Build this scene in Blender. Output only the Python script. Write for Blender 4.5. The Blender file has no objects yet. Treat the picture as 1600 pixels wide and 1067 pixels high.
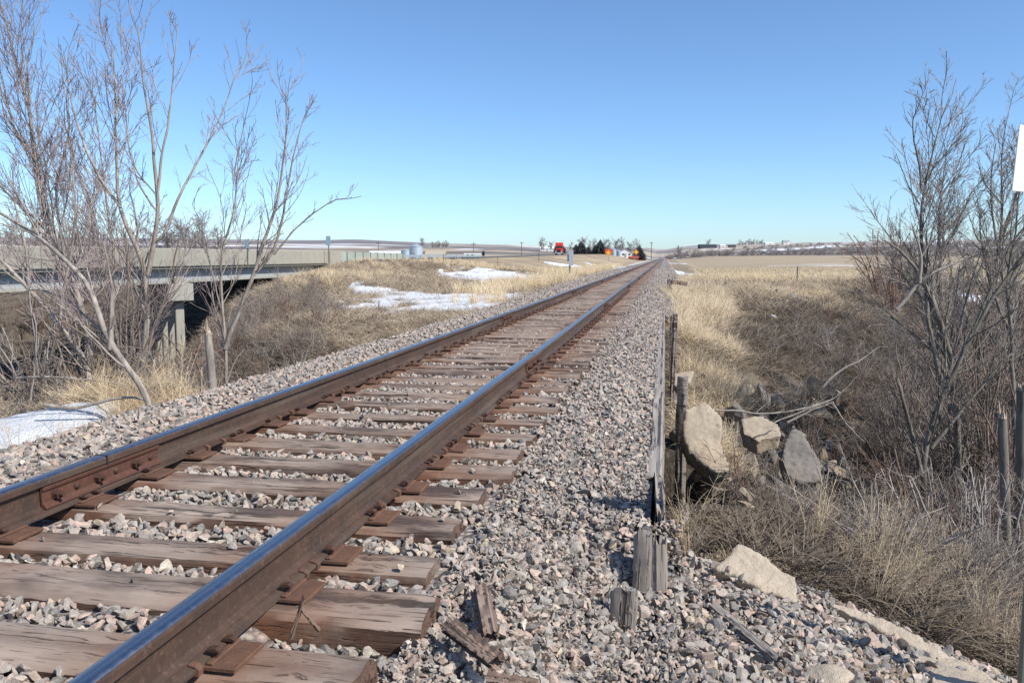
import bpy, math, random
import numpy as np
from mathutils import Vector, Matrix
random.seed(7)
RNG = np.random.default_rng(11)
R = math.radians
SC = bpy.context.scene
COL = SC.collection
PI = math.pi

# ------------------------------------------------------------------ camera geometry
F = 1291.0
PITCH = math.atan(132.5 / F)
YAW = math.atan(240 * math.cos(PITCH) / F)
CAM = np.array([0.0, 0.0, 1.23])
FH = np.array([-math.sin(YAW), math.cos(YAW), 0.0])      # horizontal forward
RT = np.array([math.cos(YAW), math.sin(YAW), 0.0])
UP = np.array([0, 0, 1.0])
FW = FH * math.cos(PITCH) - UP * math.sin(PITCH)
CU = FH * math.sin(PITCH) + UP * math.cos(PITCH)
def ray(px, py):
    return FW + RT * ((px - 800) / F) + CU * ((533.5 - py) / F)
def at(px, py, D):
    """world point seen at photo pixel (px, py), D metres ahead"""
    d = ray(px, py); return CAM + d * (D / d.dot(FH))
def on(px, py, z):
    d = ray(px, py); return CAM + d * ((z - CAM[2]) / d[2])

# ------------------------------------------------------------------ noise
def _h(ix, iy, s):
    n = (ix.astype(np.int64) * 374761393 + iy.astype(np.int64) * 668265263 + s * 974711) & 0x7fffffff
    n = ((n ^ (n >> 13)) * 1274126177) & 0x7fffffff
    return ((n ^ (n >> 16)) & 0xffff) / 65535.0
def vnoise(x, y, s=0):
    x = np.asarray(x, float); y = np.asarray(y, float)
    ix = np.floor(x); iy = np.floor(y); fx = x - ix; fy = y - iy
    fx = fx * fx * (3 - 2 * fx); fy = fy * fy * (3 - 2 * fy)
    a = _h(ix, iy, s); b = _h(ix + 1, iy, s); c = _h(ix, iy + 1, s); d = _h(ix + 1, iy + 1, s)
    return (a * (1 - fx) + b * fx) * (1 - fy) + (c * (1 - fx) + d * fx) * fy
def fbm(x, y, s=0, o=4):
    v = 0; a = 0.5; t = 0
    for k in range(o):
        v = v + a * vnoise(np.asarray(x) * 2 ** k, np.asarray(y) * 2 ** k, s + 17 * k); t += a; a *= 0.5
    return v / t
def sstep(a, b, x):
    t = np.clip((np.asarray(x, float) - a) / (b - a), 0, 1); return t * t * (3 - 2 * t)

# ------------------------------------------------------------------ terrain
PTS = [
 # right of the track: near bank, hollow, far bank, field
 (0.4,2.5,-.38),(0.3,3.4,-.36),(0.8,4.4,-.58),(1.4,3.9,-.66),(1.2,3.0,-.58),(2.5,2.6,-.75),(4,1,-.8),(2,0,-.7),(0.5,0,-.5),(1.7,4.9,-1.0),
 (0.25,4.6,-.5),(0.3,5.6,-.66),(0.3,6.6,-.78),(0.6,7.6,-.95),(0.8,8.8,-1.2),(0.5,10.5,-1.3),(1.4,5.8,-.9),(1.5,7,-1.15),(2,9,-2.3),(1.2,10,-2.0),(1.5,12,-2.3),(3,10,-2.6),(5,12,-2.8),(2.4,14,-2.1),
 (0.7,12.5,-1.5),(0.5,15,-1.15),(0.6,18,-.75),(1,24,-.5),(3,20,-1.35),(2.5,27,-.75),(3.2,32,-.5),(6,25,-1.7),(6,34,-.6),(8,20,-2.9),
 (10,30,-2.2),(9,40,-.6),(12,45,-.55),(15,35,-2.4),(18,50,-.6),(20,40,-2.2),(3.4,5.2,-1.7),(5,7,-2.5),(8,9,-2.9),(12,12,-3.2),(25,30,-3),
 (30,60,-.5),(3,44,-.5),(10,70,-.3),(40,90,0.0),(4,70,-.4),(25,8,-3),(25,-10,-1.5),(45,35,-2),
 # under the trestle
 (-2,9,-2.4),(-2,6,-1.6),(-2,13,-1.6),(-4,9.5,-2.2),(-2,4.2,-.9),(-2,17,-.8),
 # left of the track: near side
 (-4.9,2,-.45),(-6,6.8,-.68),(-7.5,5,-.72),(-10,4,-.8),(-5.1,8.3,-.62),(-5.1,10,-.85),(-8,9.5,-1.25),(-12,7.5,-1.1),(-10,12.5,-2.9),
 (-6,12.5,-1.7),(-9,15.5,-3.2),(-12.3,18.5,-4.0),(-14,19,-4.4),(-18.3,27.5,-5.3),(-20,27,-5.6),(-23,35,-5.9),(-28,42.5,-6.3),(-33,51,-6.8),(-33,45,-6.6),(-48,62,-7),(-20,12,-2.8),(-30,18,-4.0),(-32,4,0.0),(-20,0,-.9),
 # left: far bank up to the highway
 (-5.2,16,-.75),(-6,20,-.9),(-8.5,21.5,-1.1),(-12.2,23.5,-1.15),(-14.3,22.8,-3.0),(-16,30.5,-1.3),(-20,40,-.55),(-24,55,-.3),(-27,68,.5),(-23.6,41,-2.1),
 (-28.5,54,-1.4),(-30.8,71,-.1),(-33,61,-3.4),(-38,66,-3.4),(-45,76,-.5),
 (-11,31,-1),(-12,45,-1),(-14,95,-1),(-7.5,45,-.7),(-7,70,-.6),(-18,60,-.4),(-22,90,-.2),(-30,90,.6),(-36,90,.72),(-43,92,.6),(-60,90,0),
 (-60,60,-3),(-60,40,-5),(-60,20,-1),(-8,27,-.95),(-7,35,-.8),(-15,36,-.9),
]
PT = np.array(PTS)
def _tk(r2): return np.where(r2 > 1e-9, r2 * np.log(np.maximum(r2, 1e-9)) * 0.5, 0.0)
_n = len(PT); _s = 10.0
_K = _tk(((PT[:, None, :2] - PT[None, :, :2]) ** 2).sum(2) / _s ** 2) + np.eye(_n) * 0.0015
_Pm = np.c_[np.ones(_n), PT[:, :2] / _s]
_A = np.zeros((_n + 3, _n + 3)); _A[:_n, :_n] = _K; _A[:_n, _n:] = _Pm; _A[_n:, :_n] = _Pm.T
_w = np.linalg.solve(_A, np.r_[PT[:, 2], 0, 0, 0])
def tps(x, y):
    out = np.full(x.shape, _w[_n]) + _w[_n + 1] * x / _s + _w[_n + 2] * y / _s
    for i in range(_n):
        out += _w[i] * _tk(((x - PT[i, 0]) ** 2 + (y - PT[i, 1]) ** 2) / _s ** 2)
    return out
def pxof(x, y):
    f = x * FH[0] + y * FH[1]; r = x * RT[0] + y * RT[1]
    return np.where(f > 1, 800 + F * r / np.maximum(f, 1), np.where(r > 0, 3000, -1500)), np.hypot(x, y)
SKY_X = [-1500, 0, 300, 500, 560, 640, 700, 800, 860, 1000, 1040, 1100, 1200, 1340, 1600, 3000]
SKY_Y = [378, 377, 378, 379, 377.5, 381, 383, 385, 388, 389, 389, 383.5, 381.5, 380.5, 378, 380]
def far_base(x, y):
    prof = np.interp(x, [-400, -90, -60, -45, -42, -31, -27, -14, -9, -6.5, 2.5, 6, 60, 400],
                     [1.5, .6, .1, .6, .75, .75, .55, -1, -.75, -.5, -.5, -.5, -.2, .2])
    return prof + 1.6 * sstep(60, 420, y) * sstep(3, 30, np.abs(x + 2.15))
TC_ = -2.15
def hill(x, y):
    px, r = pxof(x, y)
    e = (401 - np.interp(px, SKY_X, SKY_Y)) / F * 1700
    ripple = (fbm(x / 210 + 5, y / 210, 5, 3) - .5) * 7 * sstep(350, 800, r) * (1 - .7 * sstep(1300, 1700, r))
    cut = 1 - np.exp(-((x - TC_) / (25 + .07 * np.maximum(y, 0))) ** 2) * (1 - sstep(820, 1300, y))
    return (e * sstep(330, 1750, r) ** 1.25 + ripple) * cut - 40 * sstep(1900, 3000, r)
def bed_w(y): return 2.2 + .7 * sstep(18, 45, y)           # half width of the ballast bed
TC = -2.15                                                  # track centre
def terrain(x, y):
    x = np.asarray(x, float); y = np.asarray(y, float)
    xc = np.clip(x, -75, 60); yc = np.clip(y, -20, 110)
    near = tps(xc, yc) if x.size else x
    w = np.clip(sstep(72, 96, y) + sstep(45, 75, np.abs(x + 8)) * sstep(40, 80, y), 0, 1)
    w = np.maximum(w, sstep(58, 80, np.abs(x + 8)))
    z = near * (1 - w) + far_base(x, y) * w
    z = z + hill(x, y)
    amp = .16 * (1 - sstep(60, 200, y)) * sstep(2.6, 6, np.abs(x - TC))
    z = z + (fbm(x / 1.7, y / 1.7, 3, 4) - .5) * amp * 1.6 + (fbm(x / .35, y / .35, 9, 2) - .5) * amp * .35
    z = z - 1.9 * sstep(.62, .42, x) * sstep(-.6, -.3, x) * sstep(7.0, 7.5, y) * sstep(11.8, 11.2, y)
    # railway embankment outside the trestle, seat for the ballast bed
    d = np.abs(x - TC)
    emb = -.28 - np.maximum(d - bed_w(y) - .05, 0) * .55
    outside = 1 - sstep(4.3, 4.5, y) * (1 - sstep(16.0, 17.2, y))
    z = np.where((y > 10) & (y < 900) & (outside > 0), np.maximum(z, emb * outside + -3 * (1 - outside)), z)
    inside = (1 - sstep(bed_w(y) - .15, bed_w(y) + .02, d)) * (1 - sstep(800, 900, y))
    cap = np.where(outside > .5, np.where(y < 3.95, -.62, -.3), -.75)
    z = z * (1 - inside) + np.minimum(z, cap) * inside
    z = np.where((outside > .9) & (inside > .01) & (y > 10), z * (1 - inside) + (-.3) * inside, z)
    return z
def axis(lo, hi, dense_lo, dense_hi, step, growth):
    a = [dense_lo]
    while a[-1] < dense_hi: a.append(a[-1] + step)
    s = step
    while a[-1] < hi: s *= growth; a.append(a[-1] + s)
    s = step; b = [dense_lo]
    while b[-1] > lo: s *= growth; b.append(b[-1] - s)
    return np.array(b[:0:-1] + a)
GX = axis(-3200, 3200, -9, 6, .11, 1.045)
GY = axis(-300, 4200, 1, 16, .12, 1.035)
MX, MY = np.meshgrid(GX, GY)
MZ = terrain(MX.ravel(), MY.ravel()).reshape(MX.shape)
def H(x, y):
    x = np.atleast_1d(np.asarray(x, float)); y = np.atleast_1d(np.asarray(y, float))
    i = np.clip(np.searchsorted(GX, x) - 1, 0, len(GX) - 2); j = np.clip(np.searchsorted(GY, y) - 1, 0, len(GY) - 2)
    u = (x - GX[i]) / (GX[i + 1] - GX[i]); v = (y - GY[j]) / (GY[j + 1] - GY[j])
    return (MZ[j, i] * (1 - u) + MZ[j, i + 1] * u) * (1 - v) + (MZ[j + 1, i] * (1 - u) + MZ[j + 1, i + 1] * u) * v
def h1(x, y): return float(H(x, y)[0])
def gnd(px, py, d0=2.0, d1=1500):
    """terrain point under photo pixel"""
    ds = np.geomspace(d0, d1, 900); d = ray(px, py); t = ds / d.dot(FH)
    P = CAM + d * t[:, None]; under = P[:, 2] < H(P[:, 0], P[:, 1])
    k = int(np.argmax(under)) if under.any() else len(ds) - 1
    return P[k]

# ------------------------------------------------------------------ mesh helpers
def mesh_np(name, V, Fq, mats=None, smooth=False, midx=None, col=None):
    me = bpy.data.meshes.new(name)
    V = np.asarray(V, np.float32); me.vertices.add(len(V)); me.vertices.foreach_set("co", V.ravel())
    if isinstance(Fq, np.ndarray):
        n, k = Fq.shape; loops = Fq.ravel().astype(np.int32); starts = np.arange(n) * k; tot = np.full(n, k)
    else:
        tot = np.array([len(f) for f in Fq]); starts = np.r_[0, np.cumsum(tot)[:-1]]; loops = np.array([v for f in Fq for v in f], np.int32); n = len(Fq)
    me.loops.add(len(loops)); me.loops.foreach_set("vertex_index", loops)
    me.polygons.add(n); me.polygons.foreach_set("loop_start", starts.astype(np.int32)); me.polygons.foreach_set("loop_total", tot.astype(np.int32))
    me.polygons.foreach_set("use_smooth", np.full(n, bool(smooth)))
    for m in (mats or []): me.materials.append(m)
    if midx is not None: me.polygons.foreach_set("material_index", np.asarray(midx, np.int32))
    me.update(calc_edges=True)
    if col is not None:
        a = me.color_attributes.new("col", 'FLOAT_COLOR', 'POINT'); c = np.ones((len(V), 4), np.float32); c[:, :3] = col
        a.data.foreach_set("color", c.ravel())
    me.validate()
    return me
def link(name, me, parent=None, loc=None, rot=None):
    o = bpy.data.objects.new(name, me); COL.objects.link(o)
    if parent: o.parent = parent
    if loc is not None: o.location = tuple(float(v) for v in loc)
    if rot is not None: o.rotation_euler = rot
    return o
def tag(o, label=None, cat=None, group=None, kind=None):
    if label: o["label"] = label
    if cat: o["category"] = cat
    if group: o["group"] = group
    if kind: o["kind"] = kind
    return o
def thing(name, label, cat, loc=(0, 0, 0), rot=None, group=None):
    o = bpy.data.objects.new(name, None); COL.objects.link(o); o.location = tuple(float(v) for v in loc); o.empty_display_size = .2
    if rot is not None: o.rotation_euler = rot
    return tag(o, label, cat, group)
def dup(root, loc=None, rot=None, scale=None, label=None):
    def cp(o, par):
        c = o.copy(); COL.objects.link(c)
        if par: c.parent = par
        for ch in o.children: cp(ch, c)
        return c
    r = cp(root, None)
    if loc is not None: r.location = tuple(float(v) for v in loc)
    if rot is not None: r.rotation_euler = rot
    if scale is not None: r.scale = scale
    if label: r["label"] = label
    return r
class MB:
    def __init__(s): s.v = []; s.f = []; s.m = []
    def add(s, V, Fs, mi=0):
        o = len(s.v); s.v += [tuple(map(float, p)) for p in V]; s.f += [[i + o for i in f] for f in Fs]; s.m += [mi] * len(Fs); return s
    def box(s, a, b, mi=0, M=None, ch=0.0):
        x0, y0, z0 = a; x1, y1, z1 = b
        V = [(x0, y0, z0), (x1, y0, z0), (x1, y1, z0), (x0, y1, z0), (x0, y0, z1), (x1, y0, z1), (x1, y1, z1), (x0, y1, z1)]
        if M is not None: V = [tuple(M @ Vector(p)) for p in V]
        return s.add(V, [(0, 3, 2, 1), (4, 5, 6, 7), (0, 1, 5, 4), (1, 2, 6, 5), (2, 3, 7, 6), (3, 0, 4, 7)], mi)
    def prism(s, poly, a, b, axis='y', mi=0, M=None):
        """poly: 2-D outline; extruded a..b along axis"""
        def P(u, v, t):
            return {'y': (u, t, v), 'x': (t, u, v), 'z': (u, v, t)}[axis]
        n = len(poly); V = [P(u, v, a) for u, v in poly] + [P(u, v, b) for u, v in poly]
        if M is not None: V = [tuple(M @ Vector(p)) for p in V]
        Fs = [(i, (i + 1) % n, n + (i + 1) % n, n + i) for i in range(n)] + [tuple(range(n - 1, -1, -1)), tuple(range(n, 2 * n))]
        return s.add(V, Fs, mi)
    def cyl(s, p0, p1, r0, r1=None, n=12, mi=0):
        r1 = r0 if r1 is None else r1
        p0 = Vector(p0); p1 = Vector(p1); t = (p1 - p0).normalized(); u = t.orthogonal().normalized(); w = t.cross(u)
        V = []
        for p, r in ((p0, r0), (p1, r1)):
            for k in range(n):
                a = 2 * PI * k / n; V.append(p + u * (r * math.cos(a)) + w * (r * math.sin(a)))
        Fs = [(k, (k + 1) % n, n + (k + 1) % n, n + k) for k in range(n)] + [tuple(range(n - 1, -1, -1)), tuple(range(n, 2 * n))]
        return s.add(V, Fs, mi)
    def build(s, name, mats, parent=None, loc=None, rot=None, smooth=False, bevel=0):
        if not isinstance(mats, (list, tuple)): mats = [mats]
        me = mesh_np(name, s.v, s.f, mats, smooth, s.m)
        import bmesh
        bm = bmesh.new(); bm.from_mesh(me); bmesh.ops.recalc_face_normals(bm, faces=bm.faces)
        if bevel: bmesh.ops.bevel(bm, geom=list(bm.edges), offset=bevel, segments=1, affect='EDGES', clamp_overlap=True)
        bm.to_mesh(me); bm.free()
        return link(name, me, parent, loc, rot)

# ------------------------------------------------------------------ materials
class NT:
    def __init__(s, name):
        s.m = bpy.data.materials.new(name); s.m.use_nodes = True; s.t = s.m.node_tree; s.n = s.t.nodes; s.l = s.t.links
        s.b = s.n["Principled BSDF"]; s.b.inputs["Specular IOR Level"].default_value = .3
    def new(s, t, **k):
        o = s.n.new(t)
        for a, v in k.items(): setattr(o, a, v)
        return o
    def set(s, sock, v):
        if isinstance(v, bpy.types.NodeSocket): s.l.new(v, sock)
        else: sock.default_value = v
    def coord(s, kind="Object", scale=(1, 1, 1)):
        c = s.new("ShaderNodeTexCoord"); m = s.new("ShaderNodeMapping"); m.inputs["Scale"].default_value = scale
        s.l.new(c.outputs[kind], m.inputs[0]); return m.outputs[0]
    def geo(s, which="Position"): return s.new("ShaderNodeNewGeometry").outputs[which]
    def map(s, v, scale=(1, 1, 1), loc=(0, 0, 0)):
        m = s.new("ShaderNodeMapping"); m.inputs["Scale"].default_value = scale; m.inputs["Location"].default_value = loc; s.set(m.inputs[0], v); return m.outputs[0]
    def noise(s, v, scale, detail=4, rough=.55, out="Fac"):
        n = s.new("ShaderNodeTexNoise"); s.set(n.inputs["Vector"], v); n.inputs["Scale"].default_value = scale; n.inputs["Detail"].default_value = detail
        n.inputs["Roughness"].default_value = rough; return n.outputs[out]
    def voro(s, v, scale, out="Distance", feature='F1'):
        n = s.new("ShaderNodeTexVoronoi", feature=feature); s.set(n.inputs["Vector"], v); n.inputs["Scale"].default_value = scale; return n.outputs[out]
    def ramp(s, f, stops, const=False):
        r = s.new("ShaderNodeValToRGB"); s.set(r.inputs[0], f); e = r.color_ramp.elements
        if const: r.color_ramp.interpolation = 'CONSTANT'
        while len(e) > 2: e.remove(e[-1])
        for i, (p, c) in enumerate(stops):
            q = e[i] if i < 2 else e.new(p)
            q.position = p; q.color = (*c, 1) if len(c) == 3 else c
        return r.outputs[0]
    def fr(s, f, a, b, lo=0, hi=1):
        m = s.new("ShaderNodeMapRange"); s.set(m.inputs[0], f)
        for i, v in enumerate((a, b, lo, hi)): m.inputs[i + 1].default_value = v
        return m.outputs[0]
    def math(s, op, a, b=0.0):
        m = s.new("ShaderNodeMath", operation=op); s.set(m.inputs[0], a); s.set(m.inputs[1], b); return m.outputs[0]
    def mix(s, f, a, b, blend='MIX'):
        m = s.new("ShaderNodeMix", data_type='RGBA', blend_type=blend); s.set(m.inputs[0], f)
        for i, v in ((6, a), (7, b)):
            if isinstance(v, (tuple, list)): v = (*v, 1) if len(v) == 3 else v
            s.set(m.inputs[i], v)
        return m.outputs[2]
    def sep(s, v, i):
        n = s.new("ShaderNodeSeparateXYZ"); s.set(n.inputs[0], v); return n.outputs[i]
    def rand(s): return s.new("ShaderNodeObjectInfo").outputs["Random"]
    def out(s, col=None, rough=.85, metal=None, bump=None, bs=.5, bd=.01):
        if col is not None: s.set(s.b.inputs["Base Color"], (*col, 1) if isinstance(col, tuple) and len(col) == 3 else col)
        s.set(s.b.inputs["Roughness"], rough)
        if metal is not None: s.set(s.b.inputs["Metallic"], metal)
        if bump is not None:
            b = s.new("ShaderNodeBump"); b.inputs["Strength"].default_value = bs; b.inputs["Distance"].default_value = bd
            s.set(b.inputs["Height"], bump); s.l.new(b.outputs[0], s.b.inputs["Normal"])
        return s.m
M = {}
def simple(name, col, rough=.8, var=.25, scale=3, metal=0, bump=0, bscale=40):
    t = NT(name); c = t.coord(); n = t.noise(c, scale, 5, .65)
    cc = t.mix(n, tuple(v * (1 - var) for v in col), tuple(min(1, v * (1 + var)) for v in col))
    M[name] = t.out(cc, rough, metal, t.noise(c, bscale, 4) if bump else None, .6, bump or .01); return M[name]

def granite():
    t = NT("granite"); r = t.rand(); c = t.coord()
    base = t.ramp(r, [(0, (.40, .355, .31)), (.15, (.53, .37, .295)), (.28, (.30, .28, .26)), (.42, (.54, .435, .365)), (.56, (.115, .12, .125)), (.65, (.44, .395, .35)),
                      (.8, (.44, .30, .235)), (.88, (.19, .19, .195)), (.95, (.62, .50, .34)), (.985, (.68, .62, .52))], True)
    c2 = t.map(c, loc=(0, 0, 0)); off = t.new("ShaderNodeVectorMath", operation='ADD'); t.set(off.inputs[0], c2)
    cmb = t.new("ShaderNodeCombineXYZ"); t.set(cmb.inputs[0], t.math('MULTIPLY', r, 37.0)); t.set(cmb.inputs[1], t.math('MULTIPLY', r, 91.0)); t.l.new(cmb.outputs[0], off.inputs[1])
    v = off.outputs[0]
    sp = t.noise(v, 5.5, 5, .75); big = t.noise(v, 1.3, 3)
    col = t.mix(t.fr(sp, .40, .62), t.mix(.38, base, (.1, .09, .08)), t.mix(.22, base, (.9, .78, .66)))
    col = t.mix(t.fr(big, .38, .66, 0, .55), col, (.27, .225, .175))       # dust
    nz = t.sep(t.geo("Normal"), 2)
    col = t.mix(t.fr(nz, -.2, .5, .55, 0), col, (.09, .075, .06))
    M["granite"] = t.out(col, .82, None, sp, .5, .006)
def wood(name, top, side, rust=False, var=.45, axis=0, fine=1.0):
    t = NT(name); c = t.coord(); r = t.rand()
    off = t.new("ShaderNodeVectorMath", operation='ADD'); t.set(off.inputs[0], c); cmb = t.new("ShaderNodeCombineXYZ")
    t.set(cmb.inputs[0], t.math('MULTIPLY', r, 53.0)); t.set(cmb.inputs[1], t.math('MULTIPLY', r, 17.0)); t.set(cmb.inputs[2], t.math('MULTIPLY', r, 29.0)); t.l.new(cmb.outputs[0], off.inputs[1]); v = off.outputs[0]
    sc = [26, 26, 26]; sc[axis] = 1.3
    g = t.noise(t.map(v, tuple(q * fine for q in sc)), 1, 6, .7)
    sc2 = [9, 9, 9]; sc2[axis] = .55
    g2 = t.noise(t.map(v, tuple(q * fine for q in sc2)), 1, 5, .62)
    sc3 = [60, 60, 60]; sc3[axis] = 2.5
    g3 = t.noise(t.map(v, sc3), 1, 3, .6)
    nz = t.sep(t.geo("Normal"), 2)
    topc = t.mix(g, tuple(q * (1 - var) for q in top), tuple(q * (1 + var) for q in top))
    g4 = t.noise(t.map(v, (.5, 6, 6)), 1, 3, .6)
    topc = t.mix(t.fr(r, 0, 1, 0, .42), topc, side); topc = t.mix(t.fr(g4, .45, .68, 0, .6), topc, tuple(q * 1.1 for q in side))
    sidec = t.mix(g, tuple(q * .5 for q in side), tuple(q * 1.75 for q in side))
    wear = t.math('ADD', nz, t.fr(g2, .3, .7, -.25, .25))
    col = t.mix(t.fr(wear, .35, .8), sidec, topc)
    crack = t.math('ADD', t.fr(g2, .38, .45, 1, 0), t.fr(g3, .33, .41, .75, 0)); crack = t.math('MINIMUM', crack, 1.0)
    col = t.mix(t.math('MULTIPLY', crack, .88), col, (.03, .022, .017))
    if rust:
        x = t.sep(c, 0); ax = t.math('ABSOLUTE', t.math('SUBTRACT', t.math('ABSOLUTE', x), .76))
        f = t.math('MULTIPLY', t.fr(ax, .12, .5, 1, 0), t.fr(g2, .25, .65, .35, 1))
        col = t.mix(t.math('MULTIPLY', f, .85), col, (.185, .085, .047))
        dust = t.noise(v, 2.6, 5, .7); col = t.mix(t.fr(dust, .5, .72, 0, .55), col, (.36, .30, .235))
        tar = t.noise(t.map(v, (1.1, 3, 3)), 1.0, 4); col = t.mix(t.fr(tar, .54, .66, 0, .8), col, (.075, .052, .045))
    hgt = t.math('SUBTRACT', t.math('ADD', t.math('MULTIPLY', g, .6), t.math('MULTIPLY', g3, .35)), t.math('MULTIPLY', crack, 1.1))
    M[name] = t.out(col, .88, None, hgt, .9, .008)
def rusty(name, a, b, c3, scale=9, rough=.72, metal=.15):
    t = NT(name); c = t.geo("Position"); n = t.noise(c, scale, 6, .7); n2 = t.noise(c, scale * 9, 4, .6); n3 = t.noise(t.map(c, (8, .6, 14)), 1, 4)
    col = t.mix(t.fr(n, .32, .68), a, b); col = t.mix(t.fr(n3, .5, .7, 0, .6), col, c3); col = t.mix(t.fr(n2, .55, .75, 0, .45), col, tuple(min(1, q * 2.3) for q in b))
    M[name] = t.out(col, rough, metal, n2, .4, .003)
def concrete(name, col, dark=.5, scale=2.0):
    t = NT(name); c = t.coord(); n = t.noise(c, scale, 6, .68); n2 = t.noise(c, scale * 22, 4, .7); n3 = t.noise(c, scale * .5, 4)
    cc = t.mix(t.fr(n, .3, .7), tuple(q * dark for q in col), col); cc = t.mix(t.fr(n2, .35, .55, .3, 0), cc, tuple(q * .45 for q in col))
    cc = t.mix(t.fr(n3, .55, .7, 0, .5), cc, (col[0] * .62, col[1] * .52, col[2] * .4))
    M[name] = t.out(cc, .92, None, t.math('ADD', n, t.math('MULTIPLY', n2, .5)), .8, .02)
def bark(name, lit, dk, lichen=None):
    t = NT(name); c = t.geo("Position"); n = t.noise(t.map(c, (14, 14, 3)), 1, 5, .7); n2 = t.noise(c, 2.2, 4)
    col = t.mix(t.fr(n, .38, .6), dk, lit); col = t.mix(t.fr(n2, .42, .62, 0, .7), col, lichen or dk)
    M[name] = t.out(col, .9, None, n, .6, .01)
def blade(name, a, b, c3):
    t = NT(name); r = t.rand(); at_ = t.new("ShaderNodeAttribute", attribute_name="col"); f = t.math('FRACT', t.math('ADD', r, at_.outputs["Fac"]))
    n = t.noise(t.geo("Position"), .55, 3)
    col = t.mix(f, a, b); col = t.mix(t.fr(n, .42, .68, 0, .8), col, c3)
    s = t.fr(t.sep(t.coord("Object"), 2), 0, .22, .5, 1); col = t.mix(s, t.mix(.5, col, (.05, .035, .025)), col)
    m = t.out(col, .8)
    M[name] = m
granite()
wood("tie_wood", (.36, .285, .23), (.115, .068, .048), True, .6)
wood("grey_wood_x", (.33, .295, .26), (.23, .195, .165))
wood("grey_wood_y", (.33, .295, .26), (.23, .195, .165), axis=1)
wood("grey_wood_z", (.34, .30, .26), (.26, .225, .19), axis=2)
wood("brown_wood_x", (.27, .2, .16), (.17, .115, .085))
wood("raw_wood_z", (.55, .42, .28), (.42, .33, .24), axis=2)
wood("dark_wood_y", (.12, .1, .085), (.06, .05, .042), axis=1)
rusty("rail_side", (.062, .044, .036), (.115, .068, .047), (.17, .135, .105), 5, .6, .3)
rusty("rust_plate", (.10, .052, .036), (.165, .084, .052), (.085, .06, .048), 16, .85, .1)
rusty("joint_rust", (.085, .038, .028), (.135, .062, .04), (.07, .042, .034), 14, .7, .2)
rusty("bolt_rust", (.05, .034, .028), (.10, .05, .034), (.16, .07, .04), 22, .7, .3)
t = NT("rail_top"); c = t.geo("Position"); n = t.noise(t.map(c, (60, .35, 60)), 1, 4, .6); n2 = t.noise(c, 26, 3)
M["rail_top"] = t.out(t.mix(t.fr(n, .3, .7), (.26, .26, .28), (.52, .53, .56)), t.fr(n2, .3, .7, .24, .42), 1.0)
concrete("slab_concrete", (.47, .385, .285), .6)
concrete("block_stone", (.53, .44, .335), .74, 3)
concrete("grey_rubble", (.27, .24, .21), .55, 2)
concrete("bridge_concrete", (.37, .345, .285), .82, 1.2)
concrete("pier_concrete", (.43, .405, .345), .75, .8)
concrete("green_concrete", (.38, .42, .37), .7, .5)
bark("bark_grey", (.43, .37, .315), (.15, .12, .10), (.27, .235, .2))
bark("bark_light", (.45, .39, .34), (.17, .135, .11), (.27, .23, .2))
bark("bark_dark", (.27, .235, .195), (.085, .068, .055), (.17, .16, .12))
bark("twig_red", (.42, .335, .315), (.25, .185, .175), (.35, .275, .26))
bark("twig_grey", (.42, .37, .33), (.22, .185, .16), (.32, .275, .24))
bark("twig_brown", (.29, .235, .19), (.15, .118, .095), (.22, .175, .14))
bark("twig_rust", (.27, .165, .12), (.14, .085, .065), (.21, .14, .11))
bark("twig_dead", (.42, .37, .31), (.2, .165, .135), (.31, .265, .22))
bark("far_twig", (.34, .30, .29), (.24, .21, .205), (.29, .255, .245))  # lighter for far trees, distance haze mixed into the twig colour
bark("needle_dark", (.075, .08, .075), (.05, .055, .055), (.065, .07, .065))  # lifted tone, distance haze put into the needle colour
blade("grass_gold", (.80, .63, .40), (.64, .49, .31), (.84, .70, .47))
blade("grass_mat", (.54, .43, .31), (.34, .265, .19), (.62, .50, .35))
blade("grass_brown", (.21, .163, .118), (.12, .093, .07), (.26, .205, .15))
blade("grass_straw", (.74, .59, .39), (.55, .43, .28), (.66, .53, .36))
blade("stubble", (.85, .70, .46), (.68, .54, .34), (.80, .67, .46))
simple("white_paint", (.78, .78, .74), .5, .06)
simple("sign_back", (.5, .52, .52), .5, .1)
simple("green_post", (.16, .17, .13), .7, .2)
simple("truck_red", (.50, .035, .03), .35, .08)
simple("black_part", (.02, .02, .022), .5, .2)
simple("chrome", (.6, .6, .62), .25, .1, 3, .9)
simple("glass_dark", (.03, .04, .05), .1, .1)
simple("galvanised", (.42, .49, .54), .45, .12, 2, .35)
simple("orange_sign", (.85, .30, .04), .5, .05)
simple("yellow_mark", (.95, .7, .1), .5, .05)
simple("flag_red", (.75, .09, .03), .7, .1)
simple("barn_dark", (.07, .075, .09), .7, .2)
simple("barn_red", (.35, .08, .05), .7, .2)
simple("wall_white", (.72, .71, .68), .7, .08)
simple("roof_grey", (.30, .31, .33), .7, .15)
simple("pole_wood", (.16, .13, .11), .9, .2)
simple("hay", (.40, .35, .27), .95, .25)
simple("girder_shade", (.30, .31, .31), .85, .2, .8)
simple("road_sign_blue", (.30, .42, .46), .5, .1)
t = NT("snow"); c = t.geo("Position"); n = t.noise(c, 3, 6, .7); n2 = t.noise(c, 28, 4, .7)
n3 = t.noise(c, 9, 5, .7)
M["snow"] = t.out(t.mix(t.fr(n3, .6, .72, 0, .5), t.mix(t.fr(n, .3, .7), (.62, .64, .66), (.80, .81, .82)), (.42, .38, .32)), .6, None, t.math('ADD', n, t.math('MULTIPLY', n2, .6)), 1, .06)
t = NT("asphalt"); c = t.geo("Position"); n = t.noise(c, 1.5, 5)
M["asphalt"] = t.out(t.mix(n, (.10, .10, .10), (.17, .165, .16)), .85)
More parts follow.
